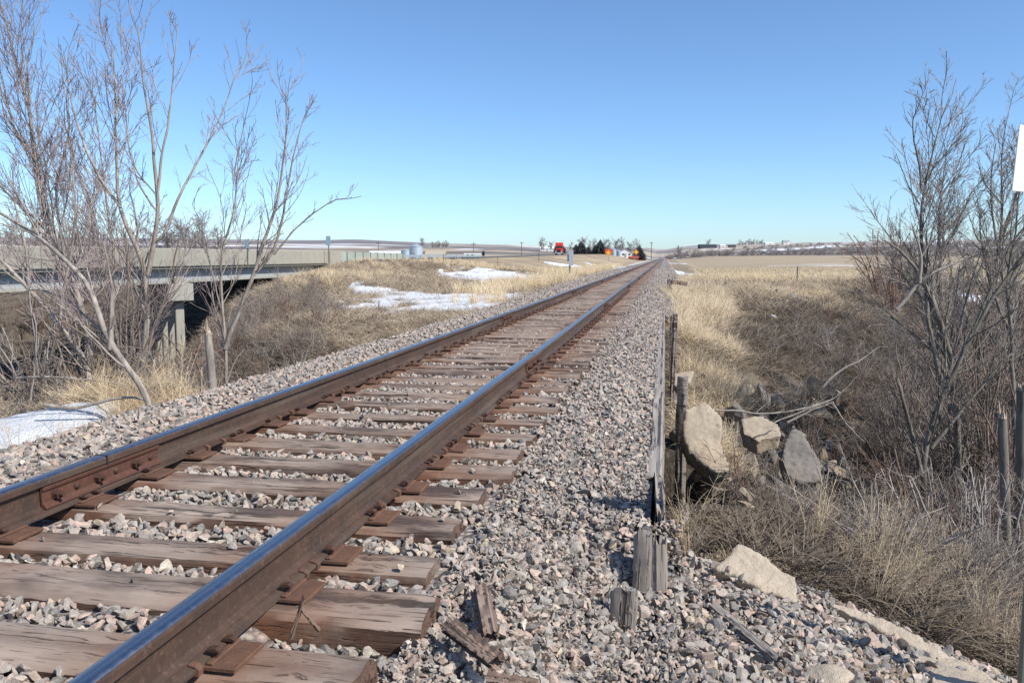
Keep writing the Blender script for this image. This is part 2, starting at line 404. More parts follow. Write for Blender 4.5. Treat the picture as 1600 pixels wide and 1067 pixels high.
t = NT("bed"); c = t.geo("Position"); vc = t.voro(c, 26, "Color"); vd = t.voro(c, 26, "Distance"); s0 = t.sep(vc, 0)
bc = t.ramp(s0, [(0, (.30, .27, .25)), (.2, (.38, .28, .24)), (.4, (.2, .19, .18)), (.55, (.42, .35, .3)), (.7, (.12, .12, .125)), (.8, (.34, .3, .28)), (.93, (.5, .44, .36))], True)
bc = t.mix(t.fr(vd, .25, .75, 0, .75), bc, (.055, .045, .038)); bc = t.mix(t.fr(t.noise(c, 160, 2), .4, .65, 0, .25), bc, (.6, .52, .46))
M["bed"] = t.out(bc, .9, None, t.math('SUBTRACT', 1.0, vd), 1, .03)
t = NT("ground"); c = t.geo("Position"); a_ = t.new("ShaderNodeAttribute", attribute_name="col"); n = t.noise(c, 7, 6, .75); n2 = t.noise(c, .6, 5, .7); n3 = t.noise(t.map(c, (30, 30, 8)), 1, 4, .7)
gc = t.mix(t.fr(n, .3, .7), t.mix(.45, a_.outputs["Color"], (.05, .038, .028)), a_.outputs["Color"]); gc = t.mix(t.fr(n3, .5, .72, 0, .35), gc, (.5, .42, .3))
gc = t.mix(t.fr(t.new("ShaderNodeAttribute", attribute_name="far").outputs["Fac"], 0, 1, 0, 1), gc, a_.outputs["Color"])
M["ground"] = t.out(gc, .95, None, t.math('ADD', n, n3), .9, .03)
# ================================================================== SETTING
def ground():
    x = MX.ravel(); y = MY.ravel(); z = MZ.ravel(); r = np.hypot(x, y)
    col = np.empty((len(x), 3)); col[:] = (.27, .21, .145)
    def paint(w, c):
        nonlocal col
        w = np.clip(w, 0, 1)[:, None]; col = col * (1 - w) + np.array(c) * w
    n1 = fbm(x / 6, y / 6, 21, 4); n2 = fbm(x / 1.6, y / 1.6, 31, 3); n3 = fbm(x / 90, y / 60, 41, 4); n4 = fbm(x / 260 + 3, y / 140, 51, 4)
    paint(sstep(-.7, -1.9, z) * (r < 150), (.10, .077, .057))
    paint(sstep(.45, .65, n1) * .6 * ((x < 0) | (y > 30) | (z > -.7)), (.36, .28, .185))
    right = sstep(3.5, 6, x) * sstep(28, 40, y)
    paint(right * sstep(-1.1, -.65, z), (.56, .455, .30))
    paint(right * sstep(60, 110, y), (.38, .30, .20)); rows = .5 + .5 * np.sin(x * 2 * PI / 1.6)
    paint(right * sstep(-1.1, -.65, z) * rows * .3 * (y < 90), (.28, .21, .135))
    paint(right * sstep(50, 70, y) * sstep(.62, .68, fbm(x / 14, y / 8, 61, 4)) * .45 * (pxof(x, y)[0] > 1200) * (y < 160), (.82, .83, .84))
    paint(right * sstep(30, 50, y) * (y < 75) * sstep(.62, .66, fbm(x / 3, y / 3, 62, 3)) * .85, (.82, .83, .84))
    left = sstep(-4.8, -6.5, x) * sstep(20, 40, y)
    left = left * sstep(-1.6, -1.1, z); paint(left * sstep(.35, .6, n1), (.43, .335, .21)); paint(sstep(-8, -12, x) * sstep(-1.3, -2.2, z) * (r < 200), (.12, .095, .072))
    paint(sstep(-46, -60, x) * sstep(60, 110, y), (.46, .38, .26))
    paint(sstep(-4.6, -5.4, x) * sstep(-9, -6.5, x) * sstep(40, 60, y) * sstep(.35, .5, fbm(x / 3, y / 14, 77, 3)), (.82, .83, .84))
    # far country: ploughed, stubble, snow
    far = sstep(330, 520, r)
    paint(far, (.40, .32, .22)); paint(far * sstep(.47, .53, n4), (.145, .115, .1)); paint(far * sstep(.43, .38, n3), (.145, .12, .1))
    paint(far * sstep(.66, .69, fbm(x / 60 + 9, y / 45, 71, 4)) * sstep(500, 800, r), (.8, .81, .83))
    paint((y > 6.2) * (y < 13.5) * sstep(-.2, .1, x) * sstep(4.5, 3.2, x), (.075, .058, .044))  # hollow soil darkened, the brush and tree shade put into the colour
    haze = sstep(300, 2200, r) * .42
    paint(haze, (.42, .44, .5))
    paint(sstep(3.6, 4.6, y) * (y < 18) * sstep(.5, 0, x) * sstep(-4.6, -4.2, x), (.06, .048, .038))  # ground beneath the trestle painted near black, the deck's shade in its colour
    ni = len(GX); nj = len(GY)
    i, j = np.meshgrid(np.arange(ni - 1), np.arange(nj - 1)); a = (j * ni + i).ravel()
    Fq = np.c_[a, a + 1, a + 1 + ni, a + ni]
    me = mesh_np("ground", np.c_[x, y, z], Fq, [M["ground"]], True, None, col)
    f = me.attributes.new("far", 'FLOAT', 'POINT'); f.data.foreach_set("value", (sstep(60, 200, r)).astype(np.float32))
    tag(link("ground", me), kind="structure")
ground()

# ---- geometry-node scatter for uncountable stuff
def variants(name, meshes):
    c = bpy.data.collections.new(name)
    for i, me in enumerate(meshes):
        c.objects.link(bpy.data.objects.new("%s_%02d" % (name, i), me))
    return c
def scatter(name, coll, P, rot, scl, nvar, label, cat):
    n = len(P); me = bpy.data.meshes.new(name + "_points"); me.vertices.add(n); me.vertices.foreach_set("co", np.asarray(P, np.float32).ravel())
    for an, ty, v in (("rot", 'FLOAT_VECTOR', rot), ("scl", 'FLOAT_VECTOR', scl), ("vidx", 'INT', RNG.integers(0, nvar, n))):
        a = me.attributes.new(an, ty, 'POINT')
        a.data.foreach_set("vector" if ty == 'FLOAT_VECTOR' else "value", np.asarray(v, np.float32 if ty == 'FLOAT_VECTOR' else np.int32).ravel())
    o = link(name, me)
    g = bpy.data.node_groups.new(name, 'GeometryNodeTree')
    g.interface.new_socket("Geometry", in_out='INPUT', socket_type='NodeSocketGeometry'); g.interface.new_socket("Geometry", in_out='OUTPUT', socket_type='NodeSocketGeometry')
    I = g.nodes.new("NodeGroupInput"); O = g.nodes.new("NodeGroupOutput"); ci = g.nodes.new("GeometryNodeCollectionInfo"); iop = g.nodes.new("GeometryNodeInstanceOnPoints")
    ci.inputs["Collection"].default_value = coll; ci.inputs["Separate Children"].default_value = True; ci.inputs["Reset Children"].default_value = True
    iop.inputs["Pick Instance"].default_value = True
    def attr(nm, ty):
        q = g.nodes.new("GeometryNodeInputNamedAttribute"); q.data_type = ty; q.inputs["Name"].default_value = nm; return [s for s in q.outputs if s.enabled][0]
    g.links.new(I.outputs[0], iop.inputs["Points"]); g.links.new(ci.outputs[0], iop.inputs["Instance"])
    g.links.new(attr("vidx", 'INT'), iop.inputs["Instance Index"]); g.links.new(attr("scl", 'FLOAT_VECTOR'), iop.inputs["Scale"])
    e = g.nodes.new("FunctionNodeEulerToRotation"); g.links.new(attr("rot", 'FLOAT_VECTOR'), e.inputs[0]); g.links.new(e.outputs[0], iop.inputs["Rotation"])
    g.links.new(iop.outputs[0], O.inputs[0])
    mod = o.modifiers.new("scatter", 'NODES'); mod.node_group = g
    return tag(o, label, cat, kind="stuff")

# ================================================================== BALLAST
def ico(sub):
    import bmesh
    bm = bmesh.new(); bmesh.ops.create_icosphere(bm, subdivisions=sub, radius=1); V = np.array([v.co[:] for v in bm.verts]); Fq = np.array([[v.index for v in f.verts] for f in bm.faces]); bm.free(); return V, Fq
ICO2 = ico(2); ICO3 = ico(3)
def rock(seed, base=ICO2, cuts=11, sc=(1, .75, .6), lo=.52, hi=.85, rough=.03):
    g = np.random.default_rng(seed); V = base[0].copy()
    for k in range(cuts):
        n = g.normal(size=3); n /= np.linalg.norm(n); d = g.uniform(lo, hi); e = np.maximum(V @ n - d, 0); V -= e[:, None] * n
    V += g.normal(size=V.shape) * rough * .5
    s = np.array(sc) * g.uniform(.82, 1.18, 3); return V * s
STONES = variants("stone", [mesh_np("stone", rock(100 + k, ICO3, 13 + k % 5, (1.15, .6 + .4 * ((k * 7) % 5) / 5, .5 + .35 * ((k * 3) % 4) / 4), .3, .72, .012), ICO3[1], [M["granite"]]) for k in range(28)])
def bz(x, y):
    """top of the ballast bed under the loose stones"""
    x = np.asarray(x, float); y = np.asarray(y, float); d = x - TC; ad = np.abs(d); w = bed_w(y)
    z = np.where(ad < 1.3, -.062 - .07 * sstep(2.75, 2.6, y) * sstep(.72, .85, d) , -.068 - .012 * sstep(1.3, w, ad)) + .03 * (fbm(x * 1.3, y * 1.3, 5, 3) - .5)
    z = z + .05 * sstep(1.3, 1.6, ad) * sstep(2.15, 1.7, ad) * sstep(3.5, 5.5, y)
    z = z - .5 * np.maximum(ad - w, 0) - 1.5 * np.maximum(ad - w - .35, 0)
    near = (1 - sstep(3.72, 3.95, y)) * sstep(1.45, 2.1, d) + .35 * (1 - sstep(2.6, 3.7, y)) * sstep(1.0, 2.0, d)
    z = z - near * .25
    return z
def bed():
    xs = np.concatenate([np.linspace(-5.7, -3.4, 34), np.linspace(-3.3, -.9, 30), np.linspace(-.82, .55, 24)]); ys = np.concatenate([np.arange(-1, 17, .14), np.arange(17, 60, .5), np.geomspace(60, 700, 60)])
    X, Y = np.meshgrid(xs, ys); Z = bz(X, Y)
    wide = bed_w(Y); span = sstep(3.72, 3.86, Y) * (1 - sstep(18.2, 18.4, Y))
    Xc = np.where(span > .5, np.clip(X, -9, -.05), X); Z = np.where(span > .5, bz(Xc, Y), Z)
    Z = np.where((Y < 3.9) & (X > .0), Z - .02, Z)
    HH = H(X.ravel(), Y.ravel()).reshape(X.shape); k_ = (Y > 15.5) & (Y < 21) & (X > -.02) & (span < .5); Z = np.where(k_, np.minimum(Z, HH - .03), Z)
    ni = len(xs); nj = len(ys); i, j = np.meshgrid(np.arange(ni - 1), np.arange(nj - 1)); a = (j * ni + i).ravel()
    tag(link("ballast_bed", mesh_np("ballast_bed", np.c_[Xc.ravel(), Y.ravel(), Z.ravel()], np.c_[a, a + 1, a + 1 + ni, a + ni], [M["bed"]], True)), kind="structure")
bed()
# ties: positions first, the stones must miss them
TIE_Y = []; g = random.Random(5); yy = 1.05
TOPS = [(580, 1015), (690, 925), (687, 872), (725, 805), (762, 762), (806, 727), (822, 697), (838, 676)]
while len(TIE_Y) < 820:
    TIE_Y.append(yy); yy += .495 + g.uniform(-.035, .035)
TIE_OFF = [g.uniform(-.05, .05) for _ in TIE_Y]; TIE_W = [g.uniform(.215, .245) for _ in TIE_Y]
for i_, p_ in enumerate(((588, 1015), (689, 926), (687, 866), (725, 807), (762, 761), (809, 729), (817, 700), (839, 674))):
    q_ = on(p_[0], p_[1], 0); TIE_OFF[i_] = float(q_[0]) - TC - 1.3; yy = float(q_[1]) - .115; d_ = yy - TIE_Y[i_]
    if i_ == 7: TIE_Y = TIE_Y[:7] + [v + d_ for v in TIE_Y[7:]]
    else: TIE_Y[i_] = yy
TIE_Y = [TIE_Y[0] - .96, TIE_Y[0] - .49] + TIE_Y; TIE_OFF = [0, 0] + TIE_OFF; TIE_W = [.23, .23] + TIE_W; TIE_W[3] = .25
print("ties", [round(v, 2) for v in TIE_Y[:11]], [round(v, 2) for v in TIE_OFF[:11]])
def in_tie(x, y, m=.0):
    ty = np.array(TIE_Y[:300]); k = np.clip(np.searchsorted(ty, y), 1, 299); near = np.where(np.abs(ty[k] - y) < np.abs(ty[k - 1] - y), k, k - 1)
    return (np.abs(ty[near] - y) < .12 + m) & (np.abs(x - TC) < 1.3 + m)
def gravel():
    P = []; S = []
    def zone(x0, x1, y0, y1, dens, s0, s1, zf, keep=None, lift=0.0):
        n = int((x1 - x0) * (y1 - y0) * dens); x = RNG.uniform(x0, x1, n); y = RNG.uniform(y0, y1, n); k = ~in_tie(x, y, .012)
        if keep is not None: k &= keep(x, y)
        x = x[k]; y = y[k]; s = RNG.uniform(s0, s1, len(x)) * np.where(RNG.random(len(x)) < .1, 1.25, 1); z = zf(x, y) + s * RNG.uniform(-.15, .45, len(x)) + lift
        P.append(np.c_[x, y, z]); S.append(s)
    crib = lambda x, y: (np.abs(x + 1.4) > .09) & (np.abs(x + 2.9) > .09)
    edge = lambda x, y: np.where((y > 4.0) & (y < 18.4), x < -.085, x < .1 + .9 * (y > 16))
    for (y0, y1, dn, a, b) in ((.6, 6, 900, .022, .043), (6, 12, 900, .023, .042), (12, 22, 700, .024, .042), (22, 45, 330, .028, .05), (45, 90, 110, .04, .07)):
        zone(-3.45, -.85, y0, y1, dn * .8, a * .86, b * .92, lambda x, y: bz(x, y) + .016, crib)
        zone(-.87, .1, y0, y1, dn, a, b, lambda x, y: np.maximum(bz(x, y), H(x, y)), edge)
        zone(-.87, .1, y0, y1, dn * .5, a * .6, b * .8, lambda x, y: np.maximum(bz(x, y), H(x, y)) + .02, edge)
        zone(-5.6, -3.43, y0, y1, dn * .75, a, b, lambda x, y: np.maximum(bz(x, y), H(x, y)), lambda x, y: (np.abs(x - TC) < bed_w(y) + .18 + .25 * fbm(x * 2, y * 2, 3)))
        if y0 >= 12: zone(.1, 1.1, max(y0, 18.8), y1, dn * .7, a, b, lambda x, y: np.maximum(bz(x, y), H(x, y)), lambda x, y: (x - TC < bed_w(y) + .15))
    n = 700; x = RNG.uniform(-3.4, -.87, n); y = RNG.uniform(1, 30, n); k = in_tie(x, y, -.02) & crib(x, y); x = x[k]; y = y[k]; s = RNG.uniform(.006, .026, len(x)) * np.where(y > 12, 1.3, 1)
    P.append(np.c_[x, y, s * .45]); S.append(s)
    zone(-.87, .1, .6, 6, 1500, .005, .013, lambda x, y: bz(x, y) + .03, edge)
    # gravel bank running down beside the broken posts
    bank = lambda x, y: ((y < 4.75 - .55 * np.maximum(x - .8, 0)) & ((y < 4.0) | (x > .06)))
    top = lambda x, y: np.maximum(H(x, y), np.where(x < .55, bz(x, y), -9) * (y < 3.9) + -9 * (y >= 3.9))
    zone(.02, 2.2, .8, 4.8, 1000, .016, .042, top, bank)
    zone(.02, 2.2, .8, 4.8, 1500, .007, .016, top, bank, .004)
    zone(.06, 1.2, 4.3, 5.2, 500, .012, .028, H)
    P = np.concatenate(P); s = np.concatenate(S); n = len(s); print("stones", n)
    scatter("ballast_gravel", STONES, P, RNG.uniform(0, 2 * PI, (n, 3)) * np.array([.18, .18, 1]) + RNG.normal(0, .25, (n, 3)), np.repeat(s[:, None], 3, 1) * 1.12, 28,
            "crushed pink and grey granite ballast packed round the ties and over the shoulders", "gravel")
gravel()

# ================================================================== TIMBER
def timber_mesh(name, L, w, h, seed, mat, st=30, rough=.006, rnd=.012, broken=(0, 0), sag=0.0, taper=0.0, frac_mat=None):
    """weathered beam along local X, centred, top at z=0"""
    g = np.random.default_rng(seed); xs = np.linspace(-L / 2, L / 2, st); n = 20; u = []
    for side, (a, b) in enumerate((((-.5, -1), (-.5, 0)), ((-.5, 0), (.5, 0)), ((.5, 0), (.5, -1)), ((.5, -1), (-.5, -1)))):
        for k in range(5):
            f = k / 5; u.append((a[0] + (b[0] - a[0]) * f, a[1] + (b[1] - a[1]) * f, 1 if k == 0 else 0))
    V = []; line = g.normal(size=n) * rough * .8
    for i, x in enumerate(xs):
        t = x / L + .5; sc = 1 - taper * t; jx = 0
        for k, (a, b, cor) in enumerate(u):
            y = a * w * sc; z = b * h * (1 - taper * .5 * t); d = rough * .6 * g.normal() + line[k] + rough * 1.5 * (float(fbm(x * 6 + k * 3.1, seed, 3, 2)) - .5)
            if cor: y -= math.copysign(rnd, y); z += rnd if b < -.5 else -rnd
            else: y += d * (abs(a) > .45); z += d * (b > -.01)
            xx = x
            if i == 0 and broken[0]: xx += broken[0] * abs(g.normal()) 
            if i == st - 1 and broken[1]: xx -= broken[1] * abs(g.normal())
            if i == 0 and not broken[0] or i == st - 1 and not broken[1]:
                y *= .985; xx += g.normal() * .003
            V.append((xx, y, z + sag * math.sin(t * PI)))
    Fq = []
    for i in range(st - 1):
        for k in range(n): Fq.append((i * n + k, i * n + (k + 1) % n, (i + 1) * n + (k + 1) % n, (i + 1) * n + k))
    mi = [0] * len(Fq)
    for i0, rev in ((0, False), (st - 1, True)):
        c = len(V); V.append(tuple(np.mean(V[i0 * n:(i0 + 1) * n], 0) + np.array([(broken[1 if rev else 0]) * (-1.2 if rev else 1.2), 0, 0])))
        for k in range(n):
            f = (i0 * n + k, i0 * n + (k + 1) % n, c); Fq.append(f if rev else f[::-1]); mi.append(1 if frac_mat and broken[1 if rev else 0] else 0)
    me = mesh_np(name, V, Fq, [mat] + ([frac_mat] if frac_mat else []), False, mi)
    import bmesh
    bm = bmesh.new(); bm.from_mesh(me); bmesh.ops.recalc_face_normals(bm, faces=bm.faces)
    for f in bm.faces: f.smooth = True
    bm.to_mesh(me); bm.free(); me.set_sharp_from_angle(angle=R(32))
    return me
RZ = .192                      # rail head height
XL, XR = TC - .752, TC + .752
plate_me = None
def plate_mesh():
    b = MB(); b.box((-.17, -.09, 0), (.17, .09, .016)); b.box((-.095, -.085, .016), (-.073, .085, .026)); b.box((.073, -.085, .016), (.095, .085, .026))
    o = b.build("tie_plate", M["rust_plate"], bevel=.003); me = o.data; bpy.data.objects.remove(o); return me
def spike_mesh():
    b = MB(); b.box((-.008, -.008, -.06), (.008, .008, .022)); b.prism([(-.028, .022), (.014, .022), (.016, .03), (.004, .037), (-.018, .034), (-.030, .027)], -.014, .014)
    o = b.build("spike", M["bolt_rust"], bevel=.002); me = o.data; bpy.data.objects.remove(o); return me
plate_me = plate_mesh(); spike_me = spike_mesh()
tie_mes = [timber_mesh("tie", 2.6, .23, .18, 40 + k, M["tie_wood"], 44 if k < 12 else 14, .006 if k < 12 else .004) for k in range(20)]
TIE_LAB = {
 3: "thick tie with a tarred end and sawn line, just below the splinters",
 2: "tie cut by the bottom edge of the picture, its tarred end against loose stones",
 4: "tie whose pale squared end stands out next to the upright wood scrap",
 5: "tie one step beyond the pale squared end, scored across near its end",
 6: "fifth tie from the bottom edge, its end sunk in dark ballast stones",
 1: "tie lowest in the picture, mostly cut off by the bottom edge under the shiny rail",
}
def ties():
    for i in range(300):
        y = TIE_Y[i]; g = random.Random(i * 3 + 1)
        me = tie_mes[i % 12] if i < 48 else tie_mes[12 + i % 8]
        o = link("railway_tie", me, loc=(TC + TIE_OFF[i], y, g.uniform(-.006, .006)), rot=(g.uniform(-.012, .012), g.uniform(-.004, .004), g.uniform(-.014, .014)))
        o.scale = (1, TIE_W[i] / .23, 1)
        lab = TIE_LAB.get(i)
        if lab: tag(o, lab, "railway tie", "wooden ties under the rails")
        elif i < 60: tag(o, "weathered wooden tie with rusty plates, one of many alike past the first few", "railway tie", "wooden ties under the rails")
        else: tag(o, "small grey wooden tie far along the track, one of many alike", "railway tie", "wooden ties under the rails")
        if i < 60:
            for X in (XL, XR):
                p = link("tie_plate", plate_me, o, (X - TC - TIE_OFF[i], g.uniform(-.012, .012), .004)); p.scale = (1, .23 / TIE_W[i], 1)
                if i < 40:
                    for sx in (-1, 1):
                        for sy in ((-.045,) if (i + sx) % 3 else (-.045, .05)):
                            s = link("spike", spike_me, p, (sx * .079 + sx * .004, sy, .012 + g.uniform(0, .014)), (g.uniform(-.1, .1), g.uniform(-.08, .08), PI if sx < 0 else 0))
ties()
b = MB()
for i in range(300, 820):
    y = TIE_Y[i]; b.box((TC - 1.3, y - .11, -.17), (TC + 1.3, y + .11, 0))
tag(b.build("distant_ties", M["grey_wood_x"]), "tiny grey ties merging together towards the vanishing point", "railway ties", kind="stuff")

# ================================================================== RAILS
def rail(x, label, joints):
    zb = .017; h = RZ - zb
    prof = [(-.070, 0), (.070, 0), (.070, .011), (.030, .021), (.011, .034), (.0085, .060), (.0085, .100), (.011, .124), (.032, .131), (.036, .135), (.036, .158), (.033, .168), (.026, .1735), (.012, .175),
            (-.012, .175), (-.026, .1735), (-.033, .168), (-.036, .158), (-.036, .135), (-.032, .131), (-.011, .124), (-.0085, .100), (-.0085, .060), (-.011, .034), (-.030, .021), (-.070, .011)]
    n = len(prof); top = {11, 12, 13, 14, 15} 
    ys = list(np.arange(-1, 60, .6)) + list(np.geomspace(60.5, 800, 40)); V = []; Fq = []; mi = []
    for i, y in enumerate(ys):
        wob = .004 * math.sin(y * .7) + .006 * math.sin(y * .23 + x)
        for (a, c) in prof: V.append((a + wob, y, c * h / .175))
    for i in range(len(ys) - 1):
        for k in range(n): Fq.append((i * n + k, (i + 1) * n + k, (i + 1) * n + (k + 1) % n, i * n + (k + 1) % n)); mi.append(1 if k in top else 0)
    Fq.append(tuple(range(n))); mi.append(0)
    me = mesh_np("rail", V, Fq, [M["rail_side"], M["rail_top"]], False, mi)
    import bmesh
    bm = bmesh.new(); bm.from_mesh(me); bmesh.ops.recalc_face_normals(bm, faces=bm.faces)
    for f in bm.faces: f.smooth = f.material_index == 1
    bm.to_mesh(me); bm.free()
    o = tag(link("rail", me, loc=(x, 0, zb)), label, "rail", "rails of the track")
    for yj in joints:
        b = MB(); L = .455
        for s in (1, -1):
            b.prism([(s * .012, .030), (s * .040, .020), (s * .046, .024), (s * .040, .040), (s * .026, .050), (s * .024, .100), (s * .034, .112), (s * .036, .128), (s * .012, .126)], -L, L, 'y')
        j = b.build("joint_bar", M["joint_rust"], o, (0, yj, 0), bevel=.002)
        for k, yb in enumerate((-.375, -.225, -.075, .075, .225, .375)):
            for s in (1, -1):
                q = MB()
                if (k % 2 == 0) == (s > 0):
                    q.cyl((s * .022, 0, 0), (s * .030, 0, 0), .026, n=14); q.cyl((s * .030, 0, 0), (s * .054, 0, 0), .023, n=6); q.cyl((s * .054, 0, 0), (s * .078, 0, 0), .012, n=10)
                else: q.cyl((s * .022, 0, 0), (s * .034, 0, 0), .021, .017, 14); q.cyl((s * .034, 0, 0), (s * .041, 0, 0), .017, .008, 14)
                q.build("bolt", M["bolt_rust"], j, (0, yb, .076))
        q = MB(); q.box((-.0365, -.004, .12), (.0365, .004, .1757)); q.build("rail_gap", M["black_part"], j)
    for k in range(30):
        yt = TIE_Y[k] + (.14 if k % 2 else -.14)
        if abs(yt - joints[0]) < .5: continue
        q = MB()
        for s in (1, -1):
            q.prism([(s * .058, -.012), (s * .078, -.012), (s * .080, .012), (s * .066, .022), (s * .045, .026), (s * .043, .019), (s * .062, .014), (s * .068, .004)], -.013, .013)
        q.box((-.07, -.012, -.014), (.07, .012, -.003)); q.build("rail_anchor", M["rust_plate"], o, (0, yt, 0), bevel=.002)
    return o
rail(XL, "rail on the tree side, a bolted joint bar near the picture's edge", [3.80, 15.1, 26.6, 38.5, 50.4, 62.3])
rail(XR, "rail next to the wide stone shoulder, leaving through the bottom edge", [8.72, 19.6, 32.3, 44.2, 56])

# ================================================================== TRESTLE AND ITS TIMBERS
root = thing("railway_bridge", "short timber railway trestle carrying the ballasted track over the dark hollow", "bridge", (0, 0, 0))
# the kerb: a weathered plank on edge along the shoulder
m = timber_mesh("curb_timber", 13.8, .115, .34, 71, M["grey_wood_x"], 90, .009, .01, (.02, .02)); o = link("curb_timber", m, root, (-.045, 11.7, -.045), (0, 0, PI / 2))
o = link("curb_timber", timber_mesh("curb_timber", 12.6, .10, .3, 78, M["grey_wood_x"], 60, .006), root, (-4.36, 10.6, -.2), (0, 0, PI / 2))
o = link("curb_timber", timber_mesh("curb_timber", .92, .06, .36, 73, M["grey_wood_x"], 24, .012, .01, (.05, .02)), root, (-.012, 4.45, -.03), (0, R(3), PI / 2 + .02))
q = MB(); q.box((-4.3, 4.6, -.62), (.0, 16.6, -.33)); q.build("deck_slab", M["dark_wood_y"], root)
for x in (-3.9, -3.1, -2.2, -1.3, -.5):
    q = MB(); q.box((x - .14, 4.7, -1.02), (x + .14, 16.4, -.62)); q.build("stringer", M["dark_wood_y"], root)
for y in (8.4, 12.4):
    q = MB(); q.box((-4.4, y - .16, -1.36), (-.1, y + .16, -1.02)); q.build("pile_cap", M["dark_wood_y"], root)
    for x in (-4.1, -2.9, -1.6, -.45):
        q = MB(); q.cyl((x, y, -3.2), (x, y, -1.36), .17, .15, 14); q.build("pile", M["grey_wood_z"], root, smooth=False)
for y in (4.35, 16.9):
    for k in range(5):
        q = MB(); z0 = -.5 - .35 * k; q.box((-4.35, y - .07, z0 - .34), (-.02, y + .07, z0)); q.build("bulkhead_plank", M["dark_wood_y"], root)
def post(name, label, base, h, w, d, seed, mat="grey_wood_z", rot=(0, 0, 0), brk=.0, frac=None, taper=0.0, cat="post"):
    """upright timber: timber_mesh turned on end; base = ground point"""
    me = timber_mesh(name, h + .4, d, w, seed, M[mat.replace("_z", "_x")] if mat.endswith("_z") and mat.replace("_z", "_x") in M else M[mat], 26, .008, .012, (0, brk), taper=taper, frac_mat=M[frac] if frac else None)
    me.transform(Matrix.Translation((0, 0, w / 2))); me.transform(Matrix.Rotation(-PI / 2, 4, 'Y')); me.transform(Matrix.Translation((0, 0, (h + .4) / 2 - .4)))
    return tag(link(name, me, loc=base, rot=rot), label, cat)
def snapz(px, py, D, label=None):
    p = at(px, py, D); return p
def upright(name, label, px, ytop, D, w, d, seed, zdown=None, **k):
    t_ = at(px, ytop, D); zb = h1(t_[0], t_[1]) if zdown is None else zdown
    return post(name, label, (t_[0], t_[1], zb), t_[2] - zb, w, d, seed, **k)
upright("trestle_post", "grey squared post standing free beside the kerb plank above the black hollow", 1067, 588, 9.3, .115, .10, 81)
upright("trestle_post", "tall dark split post against the kerb plank beyond the squared one", 1053.5, 488, 13.6, .075, .07, 82, zdown=-.9, rot=(0, R(1), 0), brk=.05)
upright("trestle_post", "thin dark stake beside the split post at the ballast edge", 1049, 492, 14.6, .035, .03, 83, zdown=-.8, brk=.03)
upright("trestle_post", "short leaning post at the far end of the kerb plank, by the snow", 1046.5, 436, 30, .16, .13, 84)
def beam(name, label, p0, p1, w, h, seed, mat="grey_wood_x", brk=(.02, .02), cat="plank", st=26, roll=0, rough=.008, frac=None, taper=0.):
    p0 = Vector(p0); p1 = Vector(p1); d = p1 - p0; L = d.length; me = timber_mesh(name, L, w, h, seed, M[mat], st, rough, .006, brk, frac_mat=M[frac] if frac else None, taper=taper)
    q = Matrix.Rotation(math.atan2(d.y, d.x), 4, 'Z') @ Matrix.Rotation(-math.asin(d.z / L), 4, 'Y') @ Matrix.Rotation(roll, 4, 'X')
    o = link(name, me); o.matrix_world = Matrix.Translation((p0 + p1) / 2) @ q
    return tag(o, label, cat)
a_ = at(1049, 437, 30); b_ = at(1074, 441, 30)
beam("cap_board", "brown horizontal board fixed across the far post by the snow", a_, b_, .2, .14, 85, "brown_wood_x")
# broken timbers at the near end of the kerb
def stake(label, px, y0, y1, D, w, d, seed, brk0, brk1, lean=0.0, frac="grey_wood_x"):
    a = at(px, y0, D); b = at(px + lean, y1 + 14, D * .985)
    return beam("broken_timber", label, tuple(b), tuple(a), w, d, seed, "grey_wood_x", (brk0, brk1), "broken timber", 13, .0, .0035)
stake("splintered grey timber stub lowest among the stones beside the broken pair", 974, 918, 1002, 3.36, .11, .05, 91, .05, .012, -8)
stake("grey split timber on the ballast side of the pair, with a hole between them", 1006, 828, 940, 3.70, .085, .05, 92, .03, .03, -4)
stake("grey split timber on the hollow side of the pair, with a jagged foot", 1032, 838, 968, 3.69, .07, .05, 93, .035, .03, 2)
q0 = MB(); c0 = at(1020, 905, 3.83); 
# dark strip added for the shade of the holes behind the broken pair
beam("hole_shade", "added dark strip for the shade in the hole behind the split timbers", at(1019, 842, 3.88), at(1022, 962, 3.78), .09, .05, 94, "dark_wood_y")
# loose wood
def on_top(px, py, up):
    p = gnd(px, py, 2.0, 20); q = at(px, py, p.dot(FH)); zt = max(h1(p[0], p[1]), float(bz(p[0], p[1])) if p[0] < .2 and p[1] < 3.8 else -9) + up; return on(px, py, zt)
def lying(label, pa, pb, za, zb, w, h, seed, mat="brown_wood_x", brk=(.03, .03), **k):
    A = on(*pa, za); B = on(*pb, zb); return beam("wood_scrap", label, A, B, w, h, seed, mat, brk, "wood scrap", **k)
lying("narrow board scrap lying lengthwise in the ballast just past the thick tie end", (750, 912), (765, 992), .0, -.02, .058, .03, 101, roll=.25)
lying("dark splintered board scrap angled away from the thick tie end", (700, 968), (783, 1030), .0, -.03, .06, .04, 102, roll=-.3)
lying("grey board sliver at the bottom edge of the photo among the stones", (758, 1052), (845, 1066), -.0, -.02, .035, .02, 103)
o = beam("loose_plank", "long thin grey plank lying down the gravel bank below the broken timbers", on_top(1077, 912, .075), on_top(1216, 1031, .06), .05, .035, 104, "grey_wood_x", (.03, .02), roll=.35, rough=.004); 
lying("pale stub of wood lying by the dry grass under the kerb plank", (1060, 817), (1071, 797), -.55, -.5, .06, .05, 105, "grey_wood_x")
lying("black sliver of wood on the gravel above the pale slabs", (1316, 1013), (1365, 1035), -.52, -.56, .012, .01, 106, "dark_wood_y")
